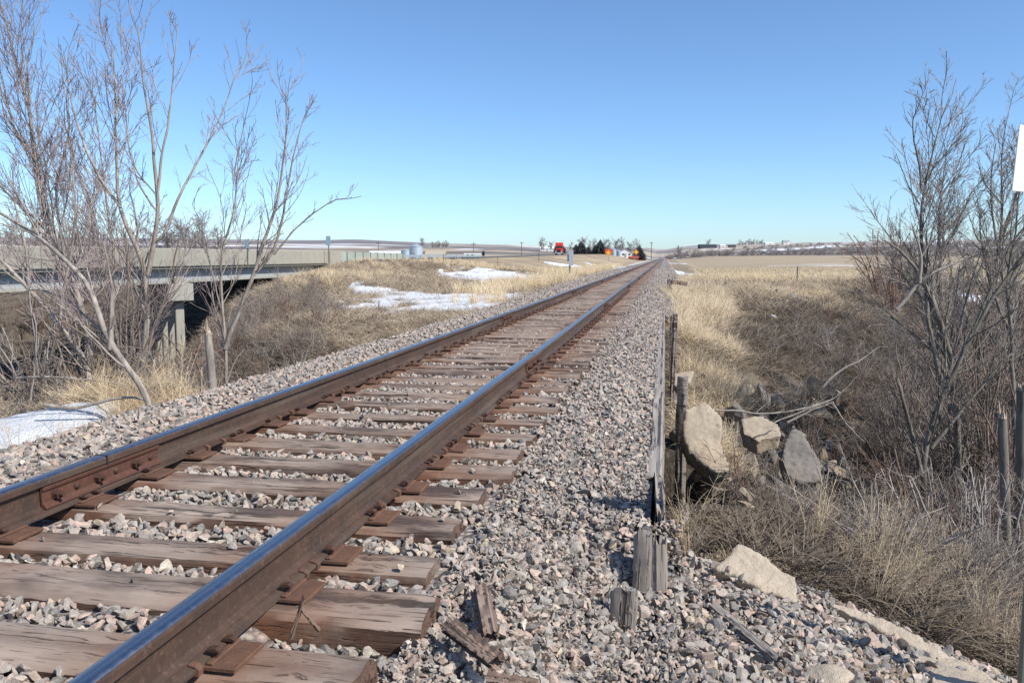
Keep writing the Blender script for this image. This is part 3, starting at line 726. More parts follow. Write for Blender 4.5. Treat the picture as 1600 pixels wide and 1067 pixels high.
def splinter(label, a, b, w, seed, z0, h, mat="raw_wood_z"):
    A = on(*a, z0); d = ray(*b); D = A.dot(FH) * .99; B = CAM + d * (D / d.dot(FH)); return beam("wood_splinter", label, B, A, w, w * .5, seed, "brown_wood_x", (.02, .005), "splinter", 12, 0, .003)
splinter("pale upright splinter of wood stuck beside the second tie", (452, 998), (474, 928), .017, 111, -.02, .1)
splinter("short twisted splinter leaning on the upright pale one", (500, 986), (468, 946), .014, 112, .0, .05)
# ================================================================== ROCKS AND SLABS
def slab(name, label, outline, D, thick, mat, seed, normal_tilt=(0, 0), cat="slab", rough=.02, D2=None):
    """outline in photo pixels; plane through depth D, D2 = depth of the lowest outline point (the slab leans)"""
    gr_ = random.Random(seed); o2 = []; ext = max(p[0] for p in outline) - min(p[0] for p in outline)
    for i in range(len(outline)):
        p, q = outline[i], outline[(i + 1) % len(outline)]; o2.append(p); ln = math.hypot(q[0] - p[0], q[1] - p[1])
        for f_ in ((.33, .7) if ln > 16 else ()):
            j = gr_.uniform(-.07, .07) * min(ln, 45); f2 = f_ + gr_.uniform(-.08, .08); o2.append((p[0] + (q[0] - p[0]) * f2 - (q[1] - p[1]) / ln * j, p[1] + (q[1] - p[1]) * f2 + (q[0] - p[0]) / ln * j))
    outline = o2
    ymin = min(p[1] for p in outline); ymax = max(p[1] for p in outline); D2 = D if D2 is None else D2
    P = [Vector(at(px, py, D + (D2 - D) * (py - ymin) / (ymax - ymin + 1e-6))) for px, py in outline]
    c = sum(P, Vector()) / len(P); nrm = Vector((0, 0, 0))
    for i in range(len(P)): nrm += (P[i] - c).cross(P[(i + 1) % len(P)] - c)
    nrm.normalize()
    if nrm.dot(Vector(FW)) > 0: nrm = -nrm
    g = np.random.default_rng(seed); import bmesh
    bm = bmesh.new(); f = [bm.verts.new(p - c) for p in P]; b = [bm.verts.new(p - c - nrm * thick + (c - p) * .04) for p in P]
    bm.faces.new(f); bm.faces.new(b[::-1])
    n = len(P)
    for i in range(n): bm.faces.new((f[i], b[i], b[(i + 1) % n], f[(i + 1) % n]))
    bmesh.ops.recalc_face_normals(bm, faces=bm.faces); bmesh.ops.triangulate(bm, faces=bm.faces)
    me = bpy.data.meshes.new(name); bm.to_mesh(me); bm.free()
    o = bpy.data.objects.new("tmp", me); COL.objects.link(o); md = o.modifiers.new("r", 'REMESH'); md.mode = 'VOXEL'; md.voxel_size = .011 if D < 6 else .022
    dg = bpy.context.evaluated_depsgraph_get(); me = bpy.data.meshes.new_from_object(o.evaluated_get(dg)); bpy.data.objects.remove(o); me.name = name
    from mathutils import noise as mn
    N = np.empty(len(me.vertices) * 3, np.float32); me.vertices.foreach_get("normal", N); N = N.reshape(-1, 3)
    for v, nn in zip(me.vertices, N):
        q = v.co; a = mn.fractal(q * (5 / (.3 + thick)) * .25 + Vector((seed, 0, 0)), 1, 2, 3); b_ = mn.fractal(q * 28 + Vector((0, seed, 0)), .8, 2, 3); c_ = max(mn.noise(q * 11 + Vector((0, 0, seed))) - .25, 0)
        v.co = q + Vector(nn) * (a * rough * .9 + b_ * rough * .28 - c_ * rough * 1.3)
    me.materials.clear(); me.materials.append(M[mat]); me.polygons.foreach_set("use_smooth", np.ones(len(me.polygons), bool)); me.polygons.foreach_set("material_index", np.zeros(len(me.polygons), np.int32))
    return tag(link(name, me, loc=c), label, cat)
slab("concrete_slab", "large tan broken concrete slab with a curved rough rim, leaning beside the black hollow",
     [(1090, 628), (1112, 634), (1127, 652), (1129, 690), (1137, 712), (1140, 736), (1122, 739), (1098, 722), (1077, 706), (1068, 678), (1070, 640)], 8.9, .2, "slab_concrete", 201, rough=.032, D2=8.2)
slab("concrete_slab", "flat tan slab crossed by branch shadows, behind the curved one", [(1158, 655), (1190, 648), (1216, 662), (1222, 680), (1185, 688), (1160, 676)], 10.6, .22, "slab_concrete", 202, rough=.03, D2=10.0)
slab("concrete_slab", "dark grey slab leaning upright among the brush, deepest in the hollow", [(1238, 664), (1252, 672), (1275, 708), (1288, 730), (1284, 752), (1250, 756), (1228, 740), (1224, 700)], 9.8, .25, "grey_rubble", 203, rough=.04, D2=9.3)
slab("concrete_slab", "small brown slab sticking up behind the squared post", [(1052, 583), (1085, 578), (1078, 596), (1060, 606), (1052, 600)], 11.2, .12, "slab_concrete", 204, rough=.02, D2=10.8)
def boulder(name, label, P0, size, seed, mat, rot=(0, 0, 0), sc=(1, .75, .6), sub=ICO3, cat="rock", cuts=9):
    V = rock(seed, sub, cuts, sc, .55, .9, .008); V *= size; n = fbm(V[:, 0] * 14 / max(size, .1) * .3, V[:, 1] * 14 + V[:, 2] * 9, seed, 3) - .5; V += (n * size * .05)[:, None]
    return tag(link(name, mesh_np(name, V, sub[1], [M[mat]], False), loc=P0, rot=rot), label, cat)
# rectangular block: box-like with worn corners
def block(name, label, P0, dims, rot, seed, mat, cat="block"):
    V = ICO3[0].copy(); s = np.sign(V) * np.abs(V) ** .38; V = s / np.abs(s).max(0); V *= np.array(dims) / 2
    n = fbm(V[:, 0] * 12 + seed, V[:, 1] * 12 + V[:, 2] * 7, seed, 4) - .5; V += V / np.linalg.norm(V, axis=1)[:, None] * (n * .035)[:, None]
    return tag(link(name, mesh_np(name, V, ICO3[1], [M[mat]], False), loc=P0, rot=rot), label, cat)
def slabz(name, label, pix, D, thick, seed, mat, cat):
    pass
slab("stone_block", "pale tan rectangular stone block sitting on the gravel bank before the dry grass", [(1153, 849), (1200, 868), (1244, 900), (1245, 943), (1190, 925), (1146, 898), (1117, 888)], 4.3, .26, "block_stone", 205, cat="stone block", rough=.018, D2=3.98)
slab("ledge_slab", "long thin pale concrete edge running down between the gravel bank and the dry brush", [(1300, 938), (1345, 950), (1400, 975), (1450, 1000), (1500, 1028), (1580, 1072), (1560, 1085), (1480, 1042), (1420, 1006), (1350, 968), (1298, 946)], 4.02, .25, "block_stone", 206, cat="ledge", rough=.015, D2=3.40)
slab("concrete_slab", "flat pale slab with a straight near edge at the lower corner of the photo", [(1376, 1022), (1420, 1020), (1470, 1028), (1540, 1062), (1590, 1100), (1480, 1100), (1420, 1072), (1374, 1042)], 3.62, .14, "block_stone", 207, rough=.012, D2=3.1)
p = on_top(1298, 1058, .03); boulder("rounded_rock", "pale rounded rock cut by the bottom edge beside the flat slab", p, .085, 208, "block_stone", sc=(1, .8, .55))
for (px, py, z, s, sd, m_, lab) in ((825, 918, .0, .021, 211, "block_stone", "small round cream pebble alone on the grey ballast near the wood scraps"),
                                 (1078, 968, -.37, .024, 212, "block_stone", "oval cream pebble on the gravel below the loose plank's upper end"),
                                 (1108, 980, -.37, .022, 213, "slab_concrete", "yellowish pebble between the oval cream pebble and the plank"),
                                 (797, 925, .0, .034, 214, "grey_rubble", "flat dark stone beside the round cream pebble"),
                                 (1185, 972, -.42, .024, 215, "slab_concrete", "yellow pebble on the gravel on the far side of the loose plank")):
    boulder("pebble", lab, on(px, py, z + .01) if px < 1000 else on_top(px, py, .045), s, sd, m_, cat="pebble", sub=ICO2, sc=(1, .85, .75), cuts=5)
RUB = [mesh_np("rubble", rock(300 + k, ICO3, 14, (1, .75, .6), .3, .7, .02), ICO3[1], [M["grey_rubble"] if k % 2 else M["slab_concrete"]]) for k in range(6)]
g = random.Random(3)
for k, (px, py, D, s) in enumerate([(1090, 752, 8.0, .12), (1120, 775, 7.9, .16), (1145, 735, 8.9, .2), (1260, 775, 8.6, .2), (1225, 795, 8.2, .16), (1180, 812, 7.6, .13), (1290, 790, 8.5, .15), (1130, 690, 10, .22), (1195, 640, 11.5, .18), (1310, 740, 9.6, .2), (1250, 700, 10.4, .18), (1075, 800, 7.2, .08), (1100, 620, 12, .15), (1140, 612, 13, .16), (1090, 600, 13.5, .12),(1150, 700, 9.6, .16), (1175, 735, 9.2, .2), (1205, 720, 9.7, .22), (1140, 760, 8.4, .15), (1190, 765, 8.6, .2), (1235, 770, 8.8, .16), (1110, 745, 8.2, .14), (1165, 620, 12.2, .2), (1215, 640, 12, .16), (1060, 700, 10.2, .2), (1400, 612, 12.5, .16), (1160, 790, 8, .12), (1215, 800, 8.0, .14)]):
    p = gnd(px, py, 5.5, 60); s *= math.hypot(p[0], p[1]) / 10; o = link("rubble_rock", RUB[k % 6], loc=(p[0], p[1], h1(p[0], p[1]) + s * .3), rot=(g.uniform(0, 6), g.uniform(0, 6), g.uniform(0, 6))); o.scale = (s * g.uniform(.9, 1.5), s, s * .8)
    tag(o, "rough lump of broken concrete half buried in the hollow, one of many alike", "rubble", "rubble dumped in the hollow")

for k in range(46):
    px = g.uniform(1062, 1330); py = g.uniform(622, 800); D = np.interp(py, [622, 800], [12.5, 7.2]) + g.uniform(-.3, .3); s = g.uniform(.09, .24)
    if 1060 < px < 1112 and 640 < py < 780: continue
    q_ = gnd(px, py, 5.5, 60); x, y = float(q_[0]), float(q_[1]); s *= math.hypot(x, y) / 10; o = link("rubble_rock", RUB[k % 6], loc=(x, y, h1(x, y) + s * .25), rot=(g.uniform(0, 6), g.uniform(0, 6), g.uniform(0, 6))); o.scale = (s * g.uniform(.9, 1.6), s, s * .7)
    tag(o, "rough lump of broken concrete half buried in the hollow, one of many alike", "rubble", "rubble dumped in the hollow")

# ================================================================== TREES
def tubes(name, groups, mat):
    """groups: list of (paths (K,N,3), radii (K,N), sides)"""
    VV = []; FF = []; off = 0
    for P, Rr, sd in groups:
        if not len(P): continue
        K, N, _ = P.shape; T = np.empty_like(P); T[:, 1:-1] = P[:, 2:] - P[:, :-2]; T[:, 0] = P[:, 1] - P[:, 0]; T[:, -1] = P[:, -1] - P[:, -2]
        T /= np.linalg.norm(T, axis=2, keepdims=True) + 1e-9
        ref = np.where(np.abs(T[:, :1, 2:3]) > .8, np.array([1., 0, 0]), np.array([0, 0, 1.])); ref = np.broadcast_to(ref, T.shape)
        U = np.cross(T, ref); U /= np.linalg.norm(U, axis=2, keepdims=True) + 1e-9; W = np.cross(T, U)
        an = np.arange(sd) * 2 * PI / sd
        ring = P[:, :, None, :] + Rr[:, :, None, None] * (np.cos(an)[None, None, :, None] * U[:, :, None, :] + np.sin(an)[None, None, :, None] * W[:, :, None, :])
        VV.append(ring.reshape(-1, 3)); k, i, s = np.meshgrid(np.arange(K), np.arange(N - 1), np.arange(sd), indexing='ij'); s2 = (s + 1) % sd; b0 = off + (k * N + i) * sd; b1 = b0 + sd
        FF.append(np.stack([b0 + s, b0 + s2, b1 + s2, b1 + s], -1).reshape(-1, 4)); off += K * N * sd
    return mesh_np(name, np.concatenate(VV), np.concatenate(FF), [mat], True)
def resample(pts, N):
    pts = np.asarray(pts, float); seg = np.r_[0, np.cumsum(np.linalg.norm(np.diff(pts, axis=0), axis=1))]; t = np.linspace(0, seg[-1], N)
    out = np.stack([np.interp(t, seg, pts[:, i]) for i in range(3)], 1)
    for _ in range(2): out[1:-1] = .25 * out[:-2] + .5 * out[1:-1] + .25 * out[2:]
    return out
def spawn(P, Rr, rng, per_m, ratio, ang=(25, 55), n=6, up=.25, wig=.12, t0=.15, rr=.55, lmin=.05, lmax=9, rtip=.0012, taper_len=.55):
    """children of a set of paths"""
    K, N, _ = P.shape; L = np.linalg.norm(np.diff(P, axis=1), axis=2).sum(1); c = rng.poisson(np.maximum(L * per_m * (1 - t0), .0)); idx = np.repeat(np.arange(K), c); m = len(idx)
    if m == 0: return np.zeros((0, n, 3)), np.zeros((0, n))
    t = t0 + (1 - t0) * rng.random(m); u = t * (N - 1); i = np.minimum(u.astype(int), N - 2); f = (u - i)[:, None]
    A = P[idx, i]; B = P[idx, i + 1]; p = A * (1 - f) + B * f; T = B - A; T /= np.linalg.norm(T, axis=1, keepdims=True) + 1e-9
    r0 = (Rr[idx, i] * (1 - f[:, 0]) + Rr[idx, i + 1] * f[:, 0]) * rr
    q = rng.normal(size=(m, 3)); q -= (q * T).sum(1)[:, None] * T; q /= np.linalg.norm(q, axis=1, keepdims=True) + 1e-9
    a = np.radians(rng.uniform(ang[0], ang[1], m))[:, None]; d = T * np.cos(a) + q * np.sin(a)
    ln = np.clip(ratio * L[idx] * (1 - taper_len * t) * rng.uniform(.5, 1.15, m), lmin, lmax); st = (ln / (n - 1))[:, None]; out = np.empty((m, n, 3)); out[:, 0] = p
    for k in range(1, n):
        d = d + rng.normal(size=(m, 3)) * wig + np.array([0, 0, up / n]); d /= np.linalg.norm(d, axis=1, keepdims=True); out[:, k] = out[:, k - 1] + d * st
    rad = np.maximum(r0[:, None] * np.linspace(1, .3, n)[None], rtip); return out, rad
def limbs(defs, rng, N=22, wob=.012):
    P = []; Rr = []
    for pts, ra, rb in defs:
        rb = max(rb, .007) if ra > .015 else rb
        q = resample(pts, N); L = np.linalg.norm(q[-1] - q[0]); w = rng.normal(size=(N, 3)) * wob * L * .25; w[0] = 0
        w[1:-1] = .25 * w[:-2] + .5 * w[1:-1] + .25 * w[2:]; q += w; P.append(q); Rr.append(np.linspace(ra, rb, N) * (1 + rng.normal(size=N) * .04))
    return np.array(P), np.array(Rr)
def tree_from(name, label, cat, base, defs, seed, tm, cm, dens=(2.2, 5, 8), ratio=(.42, .55, .55), up=.5, twig=.0040, ang=(18, 42), group=None, buds=True, t0=.25):
    rng = np.random.default_rng(seed); P0, R0 = limbs(defs, rng); R0 = R0 * .68; dens = (dens[0] * 1.9, dens[1] * 1.5, dens[2] * 1.25); ratio = (ratio[0], .55, .5); b = np.array(base)
    P1, R1 = spawn(P0, R0, rng, dens[0], ratio[0], ang, 10, up, .07, t0, .42, .2, 3.0, twig * 1.15)
    P2, R2 = spawn(P1, R1, rng, dens[1], ratio[1], (18, 45), 7, up * .8, .08, .12, .55, .18, 1.3, twig * .85)
    P2b, R2b = spawn(P0, R0, rng, dens[1] * .5, .15, (20, 50), 7, up, .08, t0, .25, .2, .9, twig * .85)
    P2 = np.concatenate([P2, P2b]); R2 = np.concatenate([R2, R2b])
    P3, R3 = spawn(P2, R2, rng, dens[2], ratio[2], (18, 50), 4, .2, .08, .12, .75, .07, .5, twig * .7)
    root = thing(name, label, cat, base, group=group)
    link("trunk", tubes("trunk", [(P0 - b, R0, 9), (P1 - b, R1, 5)], tm), root)
    link("crown", tubes("crown", [(P2 - b, R2, 3), (P3 - b, R3, 3)], cm), root)
    return root, len(P3)
def px_limb(pts, D, r0, r1, down=False):
    """pts: photo pixels [(x, y[, depth offset])]"""
    P = [at(p[0], p[1], D + (p[2] if len(p) > 2 else 0)) for p in pts]
    if down: z = h1(P[0][0], P[0][1]); P = ([np.array([P[0][0], P[0][1], z - .25])] if z < P[0][2] - .02 else []) + P
    return (P, r0, r1)
def ptree(label, D, L, seed, tm="bark_grey", cm="twig_red", **k):
    defs = [px_limb(p, D, a, b, i == 0 or (len(rest) > 0 and rest[0])) for i, (p, a, b, *rest) in enumerate(L)]
    base = defs[0][0][0].copy(); return tree_from("bare_tree", label, "tree", base, defs, seed, M[tm], M[cm], **k)
tot = 0
ptree("bare sapling leaning over the ballast edge, its pale trunk snapped dark at the bend", 8.2, [
    ([(238, 618), (205, 580), (172, 546), (166, 510), (150, 470), (116, 416, .3), (76, 380, .5), (0, 332, .8), (-60, 300, 1)], .055, .018),
    ([(172, 546), (174, 500), (176, 455)], .045, .03), ([(160, 520, 0), (110, 470, .3), (60, 450, .6), (-20, 470, .9)], .02, .008)], 1, dens=(1.6, 4, 7))
ptree("tall forked bare tree in front of the pier cap, the fullest of the bare trees", 12, [
    ([(222, 600), (224, 560), (232, 492), (231, 430), (228, 405), (200, 372), (182, 315), (184, 262), (182, 200), (180, 150), (176, 75)], .085, .010),
    ([(182, 315), (150, 270), (131, 225), (118, 185), (109, 150), (101, 86)], .035, .008),
    ([(231, 430), (238, 385), (246, 350), (246, 310), (242, 250), (235, 190), (226, 150), (220, 100), (218, 40)], .055, .008),
    ([(246, 320), (250, 260), (262, 200), (268, 150), (272, 95), (278, 40)], .032, .007),
    ([(240, 380), (262, 370), (270, 320), (290, 290), (312, 245, .5), (340, 195, .8), (362, 140, 1), (378, 88, 1.1)], .036, .007),
    ([(245, 330), (218, 290), (200, 230), (196, 170), (190, 100)], .022, .006)], 2, dens=(2.0, 5, 8))
ptree("slender bare tree whose limbs spread over the end of the highway bridge", 13, [
    ([(352, 560), (350, 520), (347, 460), (344, 410), (352, 380), (364, 340), (370, 300), (373, 250), (383, 190)], .05, .006),
    ([(352, 545), (368, 500), (388, 450), (402, 410), (412, 380), (430, 330), (437, 285), (446, 240), (448, 200), (446, 142)], .06, .006),
    ([(396, 430), (425, 400), (440, 350), (448, 300), (456, 255), (470, 200), (488, 148)], .036, .005),
    ([(428, 398), (450, 370), (480, 340), (520, 312), (565, 308)], .024, .004), ([(350, 500), (330, 420), (318, 360), (300, 320)], .018, .004)], 3, "bark_grey", "twig_red", dens=(2.3, 5, 7), ratio=(.34, .42, .4))
ptree("tall bare tree cut by the edge of the photo, reaching the top corner", 12.5, [
    ([(157, 625), (149, 580), (135, 512), (124, 450), (100, 405), (75, 375), (68, 319), (56, 232), (41, 150), (22, 90), (6, 40), (-4, -10)], .085, .012),
    ([(75, 375), (58, 300), (49, 220), (45, 160), (41, 112), (50, 60), (71, 11)], .04, .007),
    ([(100, 405), (85, 300), (110, 200), (98, 120), (92, 70)], .03, .006),
    ([(60, 260), (20, 200), (2, 120), (-10, 60)], .03, .008), ([(85, 390), (40, 330), (0, 290), (-50, 260)], .035, .01)], 4, dens=(2.2, 5, 8))
ptree("bare tree with a thick leaning stem crossing behind the snapped sapling", 10.5, [
    ([(142, 600), (140, 574), (118, 540), (93, 507), (73, 480), (45, 450), (10, 415), (-30, 380)], .065, .03),
    ([(93, 507), (100, 450), (112, 400), (120, 330), (112, 270), (122, 210)], .03, .006), ([(45, 450), (40, 380), (20, 310), (22, 240)], .03, .006)], 5, dens=(2, 5, 8))
ptree("bare tree with twin upright stems rising between the pier cap and the tallest crown", 14.5, [
    ([(200, 610), (192, 560), (176, 500), (170, 450), (160, 400), (146, 340), (130, 300), (118, 250), (90, 190)], .07, .008),
    ([(170, 450), (180, 400), (168, 330), (160, 260), (150, 190), (142, 120)], .04, .006),
    ([(150, 350), (130, 280), (90, 240), (60, 200)], .03, .006)], 6, dens=(2, 5, 8))
# right-hand trees
ptree("tallest bare tree on the far side of the hollow, rising clear into the sky", 13, [
    ([(1478, 850), (1476, 760), (1488, 660), (1492, 590), (1480, 545), (1464, 500), (1455, 460), (1444, 430), (1437, 385), (1436, 331), (1442, 289), (1453, 252), (1460, 215), (1464, 200), (1470, 180), (1483, 152)], .10, .006),
    ([(1439, 300), (1438, 262), (1429, 225), (1425, 190), (1437, 160), (1446, 138)], .026, .004),
    ([(1441, 285), (1462, 258), (1480, 238), (1500, 212)], .022, .004), ([(1437, 320), (1420, 292), (1408, 262), (1400, 240)], .018, .004), ([(1460, 215), (1446, 185), (1440, 160)], .012, .004)], 11, "bark_dark", "twig_grey", dens=(4.0, 8, 9), ratio=(.32, .4, .4), up=.35, t0=.4)
ptree("bare tree with a straight stem just behind the tallest one", 14, [
    ([(1470, 800), (1468, 600), (1464, 500), (1466, 418), (1469, 359), (1467, 300), (1477, 255), (1482, 220)], .08, .006), ([(1467, 310), (1483, 288), (1500, 275), (1516, 255)], .022, .004), ([(1467, 300), (1452, 280), (1448, 250)], .016, .004), ([(1468, 365), (1500, 340), (1515, 310)], .02, .005)],
    12, "bark_dark", "twig_grey", dens=(4.0, 8, 9), ratio=(.32, .4, .4), up=.35, t0=.35)
ptree("dense bare tree behind the white sign at the picture edge", 15, [
    ([(1520, 720), (1530, 560), (1545, 450), (1566, 370), (1567, 317), (1562, 275), (1561, 230), (1575, 190)], .09, .008), ([(1566, 370), (1590, 300), (1605, 240), (1612, 200)], .05, .008),
    ([(1545, 450), (1600, 380), (1640, 330)], .05, .01), ([(1567, 320), (1540, 290), (1530, 260)], .025, .005), ([(1555, 410), (1525, 370), (1512, 330)], .03, .006)], 13, "bark_dark", "twig_grey", dens=(4.2, 8, 9), ratio=(.3, .4, .4), up=.3)
ptree("storm-broken tree with long bare stems leaning out over the hollow towards the edge", 11, [
    ([(1455, 850), (1440, 740), (1455, 660), (1500, 560), (1530, 500), (1560, 450), (1600, 400), (1650, 340)], .07, .02), ([(1500, 560), (1540, 470), (1580, 380), (1620, 330)], .035, .012),
    ([(1455, 700), (1520, 620), (1570, 560), (1610, 530)], .04, .015), ([(1440, 740), (1415, 640), (1402, 590)], .05, .03), ([(1470, 640), (1510, 470), (1530, 420), (1560, 370)], .03, .01)], 14, "bark_dark", "twig_brown", dens=(2.6, 5, 7), ratio=(.3, .4, .4))
ptree("bare tree with lichened green bark and a trunk torn off at shoulder height", 12, [
    ([(1500, 860), (1496, 700), (1492, 600), (1478, 540), (1462, 480), (1450, 455)], .085, .06), ([(1450, 455), (1430, 418), (1405, 390), (1380, 375)], .05, .012), ([(1490, 620), (1468, 590), (1450, 500), (1447, 450)], .05, .04)], 15, "bark_dark", "twig_grey", dens=(2.2, 5, 7), ratio=(.35, .4, .4))
ptree("fine-twigged bare tree filling the picture edge below the white sign", 12.5, [
    ([(1590, 800), (1586, 640), (1578, 520), (1570, 440), (1588, 360), (1592, 300), (1600, 240)], .07, .007), ([(1578, 520), (1545, 440), (1532, 370), (1528, 310)], .04, .006), ([(1572, 450), (1610, 380), (1640, 320)], .04, .006), ([(1560, 400), (1550, 330), (1548, 270), (1556, 225)], .03, .005)], 16, "bark_dark", "twig_grey", dens=(4.0, 8, 9), ratio=(.32, .4, .4), up=.3, t0=.3)
# dead pale limbs
def dead(name, label, D, L, seed, mat="twig_dead", dens=(2, 3), cat="branch", ratio=.3, snap=None):
    rng = np.random.default_rng(seed); defs = [px_limb(p, D, a, b) for p, a, b in L]; P0, R0 = limbs(defs, rng, 16, .02); b = P0[0, 0].copy()
    P1, R1 = spawn(P0, R0, rng, dens[0], ratio, (25, 65), 6, .0, .15, .2, .5, .08, 1.2, .003); P2, R2 = spawn(P1, R1, rng, dens[1], .4, (25, 65), 4, 0, .15, .2, .6, .05, .5, .0022)
    o = link(name, tubes(name, [(P0 - b, R0, 8), (P1 - b, R1, 4), (P2 - b, R2, 3)], M[mat]), loc=b); return tag(o, label, cat)
dead("broken_branch", "thick pale broken branch hanging across the front of the tallest tree", 11.5, [([(1400, 484), (1420, 462), (1438, 440), (1460, 424), (1490, 412), (1528, 396)], .03, .011), ([(1436, 442), (1440, 408), (1434, 376), (1424, 350)], .03, .008), ([(1438, 405), (1452, 380), (1458, 366)], .014, .005)], 21)
dead("fallen_branch", "pale fallen branch with forked twigs lying across the slabs in the hollow", 9.0, [([(1110, 640), (1150, 642), (1200, 648), (1250, 640), (1298, 626)], .012, .006), ([(1210, 660), (1260, 640), (1300, 625), (1330, 600)], .01, .004)], 22, dens=(5, 5))
dead("fallen_branch", "pale many-forked branch lying lower than the slabs, among dark brush", 9.6, [([(1230, 660), (1270, 640), (1302, 628)], .014, .008), ([(1285, 605), (1310, 580), (1350, 560), (1375, 540)], .016, .006), ([(1300, 628), (1320, 660), (1350, 690)], .012, .004)], 23, dens=(6, 6))
dead("fallen_branch", "long pale dead branch lying on the dry grass below the leaning sapling", 8.3, [([(70, 632), (110, 640), (150, 630), (190, 620), (225, 622)], .02, .012), ([(150, 630), (178, 650), (200, 668)], .012, .005)], 24, dens=(3, 4))
dead("fallen_branch", "thin pale branch crossing the brush behind the long dead one", 9.2, [([(20, 592), (70, 588), (130, 592), (198, 602)], .012, .006), ([(48, 625), (55, 570), (62, 520)], .012, .004)], 25, dens=(3, 4))
def snag(label, px, D, y0, y1, r, seed, lean=0, mat="bark_grey", frac=True):
    rng = np.random.default_rng(seed); A = at(px, y1, D); B = at(px + lean, y0, D); z = h1(A[0], A[1]); A[2] = min(A[2], z) - .1
    P = resample([A, A * .5 + B * .5 + rng.normal(size=3) * .01, B], 14); b = P[0].copy(); root = thing("broken_stump", label, "stump", b)
    link("trunk", tubes("trunk", [((P - b)[None], (np.linspace(r, r * .85, 14) * (1 + rng.normal(size=14) * .05))[None], 10)], M[mat]), root)
    q = MB(); T = Vector(B - b)
    for k in range(9):
        a = 2 * PI * k / 9; rr = r * .6; c = Vector((math.cos(a) * rr, math.sin(a) * rr, -.02)); q.cyl(T + c, T + c * .9 + Vector((rng.normal() * .012, rng.normal() * .012, abs(rng.normal()) * .07 + .02)), r * .36, .004, 5)
    q.build("splintered_top", M["raw_wood_z"], root); return root
snag("snapped sapling stump with a splintered yellow top standing by the ballast shoulder", 337, 9.2, 520, 606, .05, 31, -12)
snag("short thin stub beside the snapped stump at the ballast shoulder", 312, 9.6, 585, 612, .02, 32, 2)
snag("dark broken trunk with a pale torn tip before the cut trunk at the picture edge", 1580, 7.5, 650, 990, .045, 33, -14, "bark_dark")
snag("thick sawn trunk with a flat pale top at the picture edge", 1596, 8.2, 606, 900, .06, 34, 1, "bark_dark")

# ---- shrubs
def shrub_mesh(seed, h, stems, mat, spread=.5, dens=(6, 9), twig=.0026):
    rng = np.random.default_rng(seed); defs = []
    for k in range(stems):
        a = rng.uniform(0, 2 * PI); s = spread * rng.uniform(.2, 1.1); hh = h * rng.uniform(.6, 1.1); m = np.array([math.cos(a) * s * .4, math.sin(a) * s * .4, hh * .5]); e = np.array([math.cos(a) * s, math.sin(a) * s, hh]) + rng.normal(size=3) * .12
        defs.append(([np.array([math.cos(a) * .05, math.sin(a) * .05, -.15]), m, e], .011 * h ** .6, .003))
    P0, R0 = limbs(defs, rng, 12, .05); P1, R1 = spawn(P0, R0, rng, dens[0], .38, (25, 60), 7, .25, .18, .12, .55, .12, 1.3, twig); P2, R2 = spawn(P1, R1, rng, dens[1], .45, (25, 65), 4, .1, .18, .1, .7, .06, .5, twig * .8)
    return tubes("shrub", [(P0, R0, 5), (P1, R1, 3), (P2, R2, 3)], M[mat])
SH = [shrub_mesh(400 + k, 1.7, 9, m_, .8) for k, m_ in enumerate(["twig_brown", "twig_grey", "twig_brown", "twig_rust", "twig_grey", "twig_brown"])]
WILLOW = [shrub_mesh(420 + k, 3.0, 16, m_, 1.0, (3.2, 6), .003) for k, m_ in enumerate(["twig_rust", "twig_brown"])]
g = random.Random(9)
def put_shrub(x, y, me, s, label, group, dz=0):
    o = link("shrub", me, loc=(x, y, h1(x, y) + dz), rot=(g.uniform(-.25, .25), g.uniform(-.25, .25), g.uniform(0, 6.28))); o.scale = (s * g.uniform(.85, 1.25), s * g.uniform(.85, 1.25), s * g.uniform(.8, 1.15)); return tag(o, label, "shrub", group)
placed = []
for k in range(700):
    D = g.uniform(6.6, 24); px = g.uniform(1230, 1680); py = 0; f = ray(px, 500); t = D / f.dot(FH); x, y = f[0] * t, f[1] * t
    if px < 1400 and g.random() < .85: continue
    if D > 17 and g.random() < .5: continue
    if D < 8 and px < 1400: continue
    if len(placed) >= 125: break
    z = h1(x, y)
    if z > -.8: continue
    placed.append((x, y)); put_shrub(x, y, SH[g.randrange(6)], g.uniform(.5, .95) * (1.0 if px > 1400 else .5) * (1 if D < 17 else .8), "tangled leafless brown shrub in the thicket on the field side, one of many", "leafless shrubs in the hollow")
for (px, D, s) in ((1515, 14, 1.0), (1560, 12.5, 1.0), (1600, 14, 1.15), (1545, 18, 1.2), (1590, 19, 1.3), (1630, 11, 1.0), (1500, 22, 1.1)):
    f = ray(px, 500); t = D / f.dot(FH); put_shrub(f[0] * t, f[1] * t, WILLOW[g.randrange(2)], s, "tall red-brown willow shrub near the white sign, one of many alike", "red-brown willow shrubs")
for (px, D, s, m_) in ((1395, 33, 1.25, 0), (1378, 36, 1.3, 1), (1412, 38, 1.2, 0), (1440, 42, 1.2, 1), (1362, 40, .9, 1)):
    f = ray(px, 500); t = D / f.dot(FH); put_shrub(f[0] * t, f[1] * t, SH[(m_ * 3 + int(D)) % 6], s * 1.5, "rounded reddish bush at the rim of the stubble field, one of a few alike", "reddish bushes at the field edge")
n = 0
for k in range(400):
    D = g.uniform(9.6, 42) if k < 300 else g.uniform(60, 85); px = g.uniform(-60, 330); f = ray(px, 500); t = D / f.dot(FH); x, y = f[0] * t, f[1] * t; z = h1(x, y)
    if x > -6.2 or z > -.75 or n >= 84: continue
    if 205 < px < 305 and D > 10.5: continue
    n += 1; put_shrub(x, y, SH[g.randrange(6)], g.uniform(.6, 1.35) * (1.25 if z < -2.5 else 1), "tangled leafless grey shrub before the highway bridge piles, one of many alike", "leafless shrubs before the highway bridge")
